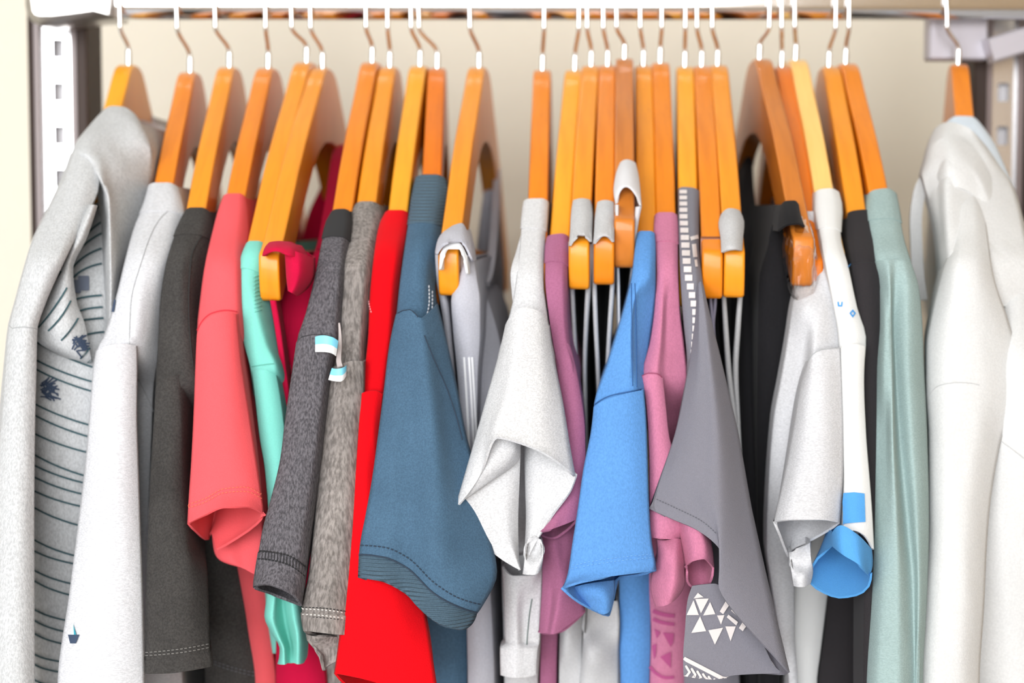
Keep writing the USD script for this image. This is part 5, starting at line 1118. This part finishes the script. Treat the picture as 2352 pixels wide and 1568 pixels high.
# ---- 24 black top
h = H[24]; T = garment(24, 'black_top', 'plain black long-sleeved top between the white and sage green ones', 'shirt')
BLACK2 = cloth('soft_black', (.026, .023, .025), heather=.15, fleck=900, wash=.05, trans=.03)
cap = [[(1946, 490), (1958, 484), (1984, 481), (2006, 486)], [(1945, 520), (1964, 515), (1988, 514), (2011, 520)], [(1957, 610), (1976, 606), (1998, 606), (2021, 610)], [(1962, 650), (1980, 648), (2000, 648), (2023, 652)]]
tr = body(h, cap, low=[(850, 1950, 2020), (1100, 1940, 2015), (1360, 1902, 2004), (1450, 1894, 2000), (1568, 1880, 1994), (1750, 1870, 1994)], seed=160, dy=-.002)
part(T, 'body', tr.mesh, BLACK2, True)
slv = Loft(h, [[(1956, 607), (1976, 603), (1998, 603), (2022, 607)], [(1964, 700), (1982, 698), (2002, 698), (2024, 702)], [(1975, 800), (1990, 800), (2006, 800), (2022, 803)], [(1980, 900), (1992, 900), (2004, 900), (2018, 900)], [(1985, 1000), (1995, 1000), (2004, 1000), (2014, 1000)], [(1985, 1150), (1995, 1150), (2004, 1150), (2014, 1150)], [(1984, 1400), (1994, 1400), (2002, 1400), (2008, 1400)], [(1976, 1700), (1985, 1700), (1993, 1700), (2000, 1700)]], dy=-.001, dep=.06, seed=161)
part(T, 'sleeve', slv.mesh, BLACK2, True)
threads(T, tr, [(1957, 607), (1985, 603), (2021, 607)], BL, w=2.5)

# ---- 25 sage green top
h = H[25]; T = garment(25, 'sage_top', 'sage green long-sleeved top with deep vertical folds', 'shirt')
SAGE = cloth('sage', (.36, .475, .465), heather=.14, fleck=320, stretch=(1, 1, 2.2), wash=.06, trans=.18)
cap = [[(1996, 447), (2008, 438), (2036, 434), (2058, 446)], [(1992, 485), (2014, 478), (2042, 476), (2066, 488)], [(2000, 540), (2022, 536), (2052, 536), (2076, 545)], [(2012, 610), (2036, 606), (2066, 606), (2096, 615)]]
tr = body(h, cap, low=[(800, 2030, 2115), (1100, 2040, 2128), (1300, 2050, 2128), (1568, 2060, 2112), (1750, 2060, 2110)], seed=163, dy=-.002)
part(T, 'body', tr.mesh, SAGE, True)
part(T, 'collar', tr.band(0, .05, .0006), SAGE, True)
slv = Loft(h, [[(2010, 600, -3), (2024, 598, 0), (2040, 596, 2), (2058, 596, 1), (2078, 598, 0), (2094, 606, -3)], [(2020, 660, -5), (2032, 658, -1), (2044, 658, 3), (2056, 660, -3), (2086, 660, 2), (2112, 668, -4)], [(2020, 740, -6), (2034, 740, 4), (2046, 740, 2), (2054, 742, -6), (2086, 742, 3), (2119, 748, -5)], [(2012, 850, -6), (2032, 850, 4), (2048, 850, 3), (2058, 852, -7), (2088, 850, 3), (2123, 855, -5)], [(2011, 1000, -5), (2034, 1000, -3), (2050, 1000, 5), (2066, 1002, -7), (2096, 1000, 3), (2130, 1003, -5)], [(2008, 1200, -4), (2034, 1200, 1), (2058, 1200, 5), (2084, 1202, -7), (2108, 1200, 2), (2134, 1203, -5)], [(2003, 1350, -4), (2030, 1350, 3), (2062, 1350, 4), (2096, 1352, -6), (2112, 1350, 1), (2130, 1352, -5)], [(1990, 1568, -4), (2022, 1568, 3), (2062, 1568, 3), (2100, 1570, -6), (2108, 1568, 0), (2120, 1570, -5)], [(1982, 1720, -4), (2018, 1720, 3), (2060, 1720, 3), (2100, 1720, -6), (2106, 1720, 0), (2114, 1720, -5)]],
           dy=.003, dep=.06, seed=164, noise=.0014, bulge=.25, nu=40)
part(T, 'sleeve', slv.mesh, SAGE, True)
threads(T, tr, [(2013, 604), (2040, 598), (2090, 606)], thread('sage_dark', (.22, .33, .32)), w=2)

# ---- 26 pale hooded sweatshirt
h = H[26]; T = garment(26, 'hooded_sweatshirt', 'pale grey hooded sweatshirt with a light blue hood lining', 'sweatshirt')
HOODY = cloth('off_white_marl', (.70, .70, .695), heather=.08, fleck=420, wash=.04, trans=.15)
LINB = cloth('hood_lining', (.76, .84, .92), heather=.03, fleck=600, wash=.03, trans=.2)
ln = Loft(h, [[(2178, 276), (2200, 266), (2230, 267), (2256, 288)], [(2158, 300), (2196, 286), (2240, 290), (2282, 325)], [(2150, 330), (2198, 318), (2258, 335), (2312, 390)], [(2160, 400), (2210, 390), (2280, 410), (2342, 470)], [(2170, 500, -12), (2220, 500, -12), (2300, 520, -12), (2352, 560, -14)], [(2180, 700, -45), (2240, 700, -45), (2300, 700, -45), (2340, 720, -45)]], dy=-.004, dep=.12, seed=170, noise=.001, bulge=.4, out=0.0)
part(T, 'hood_lining', ln.mesh, LINB, True, label='light blue lining')
ho = Loft(h, [[(2146, 296, -4), (2180, 280, 4), (2222, 292, 6), (2252, 320, 0), (2276, 350, -6)], [(2134, 325, -4), (2172, 312, 6), (2215, 318, 2), (2262, 350, 6), (2300, 385, -4)], [(2124, 365, -5), (2160, 350, 2), (2200, 345, 8), (2256, 378, 3), (2326, 425, -4)], [(2116, 400, -6), (2150, 392, -4), (2190, 382, 8), (2252, 410, 0), (2342, 468, -4)], [(2122, 420, -10), (2150, 430, -8), (2178, 425, 6), (2262, 470, -4), (2354, 520, -4)], [(2134, 470, -14), (2154, 480, -10), (2180, 480, 2), (2280, 540, -8), (2364, 580, -6)], [(2150, 540, -18), (2162, 540, -12), (2184, 540, -2), (2292, 610, -12), (2372, 650, -8)], [(2160, 640, -20), (2174, 640, -14), (2200, 640, -8), (2300, 700, -14), (2362, 720, -12)]], dy=.004, dep=.10, seed=171, noise=.0022, bulge=.5, out=0.0)
part(T, 'hood', ho.mesh, HOODY, True)
hf = Loft(h, [[(2124, 374, -6), (2148, 326, 2), (2184, 312, 5), (2234, 340, 4), (2292, 432, -5)], [(2119, 398, -6), (2153, 362, 0), (2188, 346, 6), (2232, 376, 4), (2290, 480, -6)], [(2124, 428, -10), (2160, 402, -5), (2192, 388, 3), (2236, 410, 0), (2288, 530, -10)], [(2140, 470, -14), (2166, 450, -9), (2196, 430, -3), (2240, 450, -6), (2286, 570, -14)]], dy=.0115, sheet=True, seed=175, noise=.0018, bulge=.5, dmul=1.3, out=0.0)
part(T, 'hood_fold', hf.mesh, HOODY, True)
hg = Loft(h, [[(2152, 372, -3), (2176, 348, 3), (2206, 350, 4), (2244, 384, -2)], [(2150, 400, -4), (2178, 374, 4), (2206, 374, 4), (2244, 410, -3)], [(2158, 440, -10), (2182, 410, -1), (2208, 408, -1), (2248, 440, -9)]], dy=.0175, sheet=True, seed=176, noise=.0015, bulge=.4, dmul=1.3, out=0.0)
part(T, 'hood_fold', hg.mesh, HOODY, True)
tr = Loft(h, [[(2286, 470), (2306, 460), (2328, 470), (2348, 500)], [(2288, 560), (2314, 560), (2347, 560), (2378, 570)], [(2306, 680), (2335, 680), (2370, 690), (2404, 700)], [(2290, 850), (2335, 850), (2385, 860), (2430, 870)], [(2280, 1000), (2335, 1000), (2390, 1010), (2445, 1020)], [(2260, 1250), (2330, 1250), (2395, 1250), (2455, 1250)], [(2240, 1568), (2320, 1568), (2395, 1568), (2460, 1568)], [(2240, 1750), (2320, 1750), (2395, 1750), (2460, 1750)]], Y=[-.10, -.14, -.185, -.215, -.22, -.22, -.22, -.22], dep=.36, bw=.014, seed=172, noise=.002)
b_ = part(T, 'body', tr.mesh, HOODY, True)
slv = Loft(h, [[(2172, 412, -18), (2200, 398, -14), (2232, 398, -14), (2262, 424, -20)], [(2182, 445, -8), (2205, 440, -4), (2231, 440, -4), (2261, 462, -9)], [(2186, 480, -4), (2208, 476), (2234, 478), (2264, 495, -5)], [(2182, 560, -5), (2208, 558), (2238, 560), (2272, 570, -3)], [(2162, 630, -6), (2198, 628), (2240, 630), (2284, 640, -3)], [(2140, 720, -6), (2188, 718), (2246, 720), (2316, 735, -4)], [(2126, 800, -5), (2182, 798), (2250, 800), (2336, 815, -4)], [(2126, 890, -4), (2180, 880), (2250, 880), (2338, 900, -5)], [(2132, 1000, -4), (2178, 1000), (2236, 1000), (2300, 1010, -6)], [(2133, 1200, -4), (2172, 1200), (2218, 1200), (2270, 1205, -6)], [(2120, 1400, -3), (2164, 1400), (2210, 1400), (2260, 1402, -6)], [(2105, 1568, -3), (2152, 1568), (2202, 1568), (2250, 1568, -6)], [(2092, 1740, -3), (2146, 1740), (2200, 1740), (2248, 1740, -6)]], dy=.014, dep=.10, seed=173, noise=.002, bulge=.3)
s_ = part(T, 'sleeve', slv.mesh, HOODY, True)
PALETH = thread('pale_seam', (.52, .52, .52))
threads(T, slv, [(2136, 905), (2155, 886), (2200, 878), (2250, 884)], PALETH, w=2)
threads(T, tr, [(2268, 992), (2310, 1020), (2352, 1052)], PALETH, w=2)
dr = smooth_line(np.array([U(2126, 412, -.10), U(2112, 440, -.105), U(2103, 520, -.11), U(2106, 600, -.115), U(2116, 690, -.12)]), 24)
part(T, 'hanging_band', ribbon(dr, [.0075] * 24, .002), HOODY, 30)
rr = Loft(h, [[(2240, 262), (2262, 272), (2282, 290)], [(2260, 300), (2295, 320), (2330, 360)], [(2280, 360), (2325, 380), (2375, 440)], [(2290, 480), (2340, 480), (2400, 520)], [(2300, 700), (2350, 700), (2420, 700)]], Y=[.06, .06, .06, .06, .06], dep=.12, seed=174, noise=.001)
part(T, 'hood_back', rr.mesh, HOODY, True)
back_shoulder(T, h, -.09, -.243, HOODY)
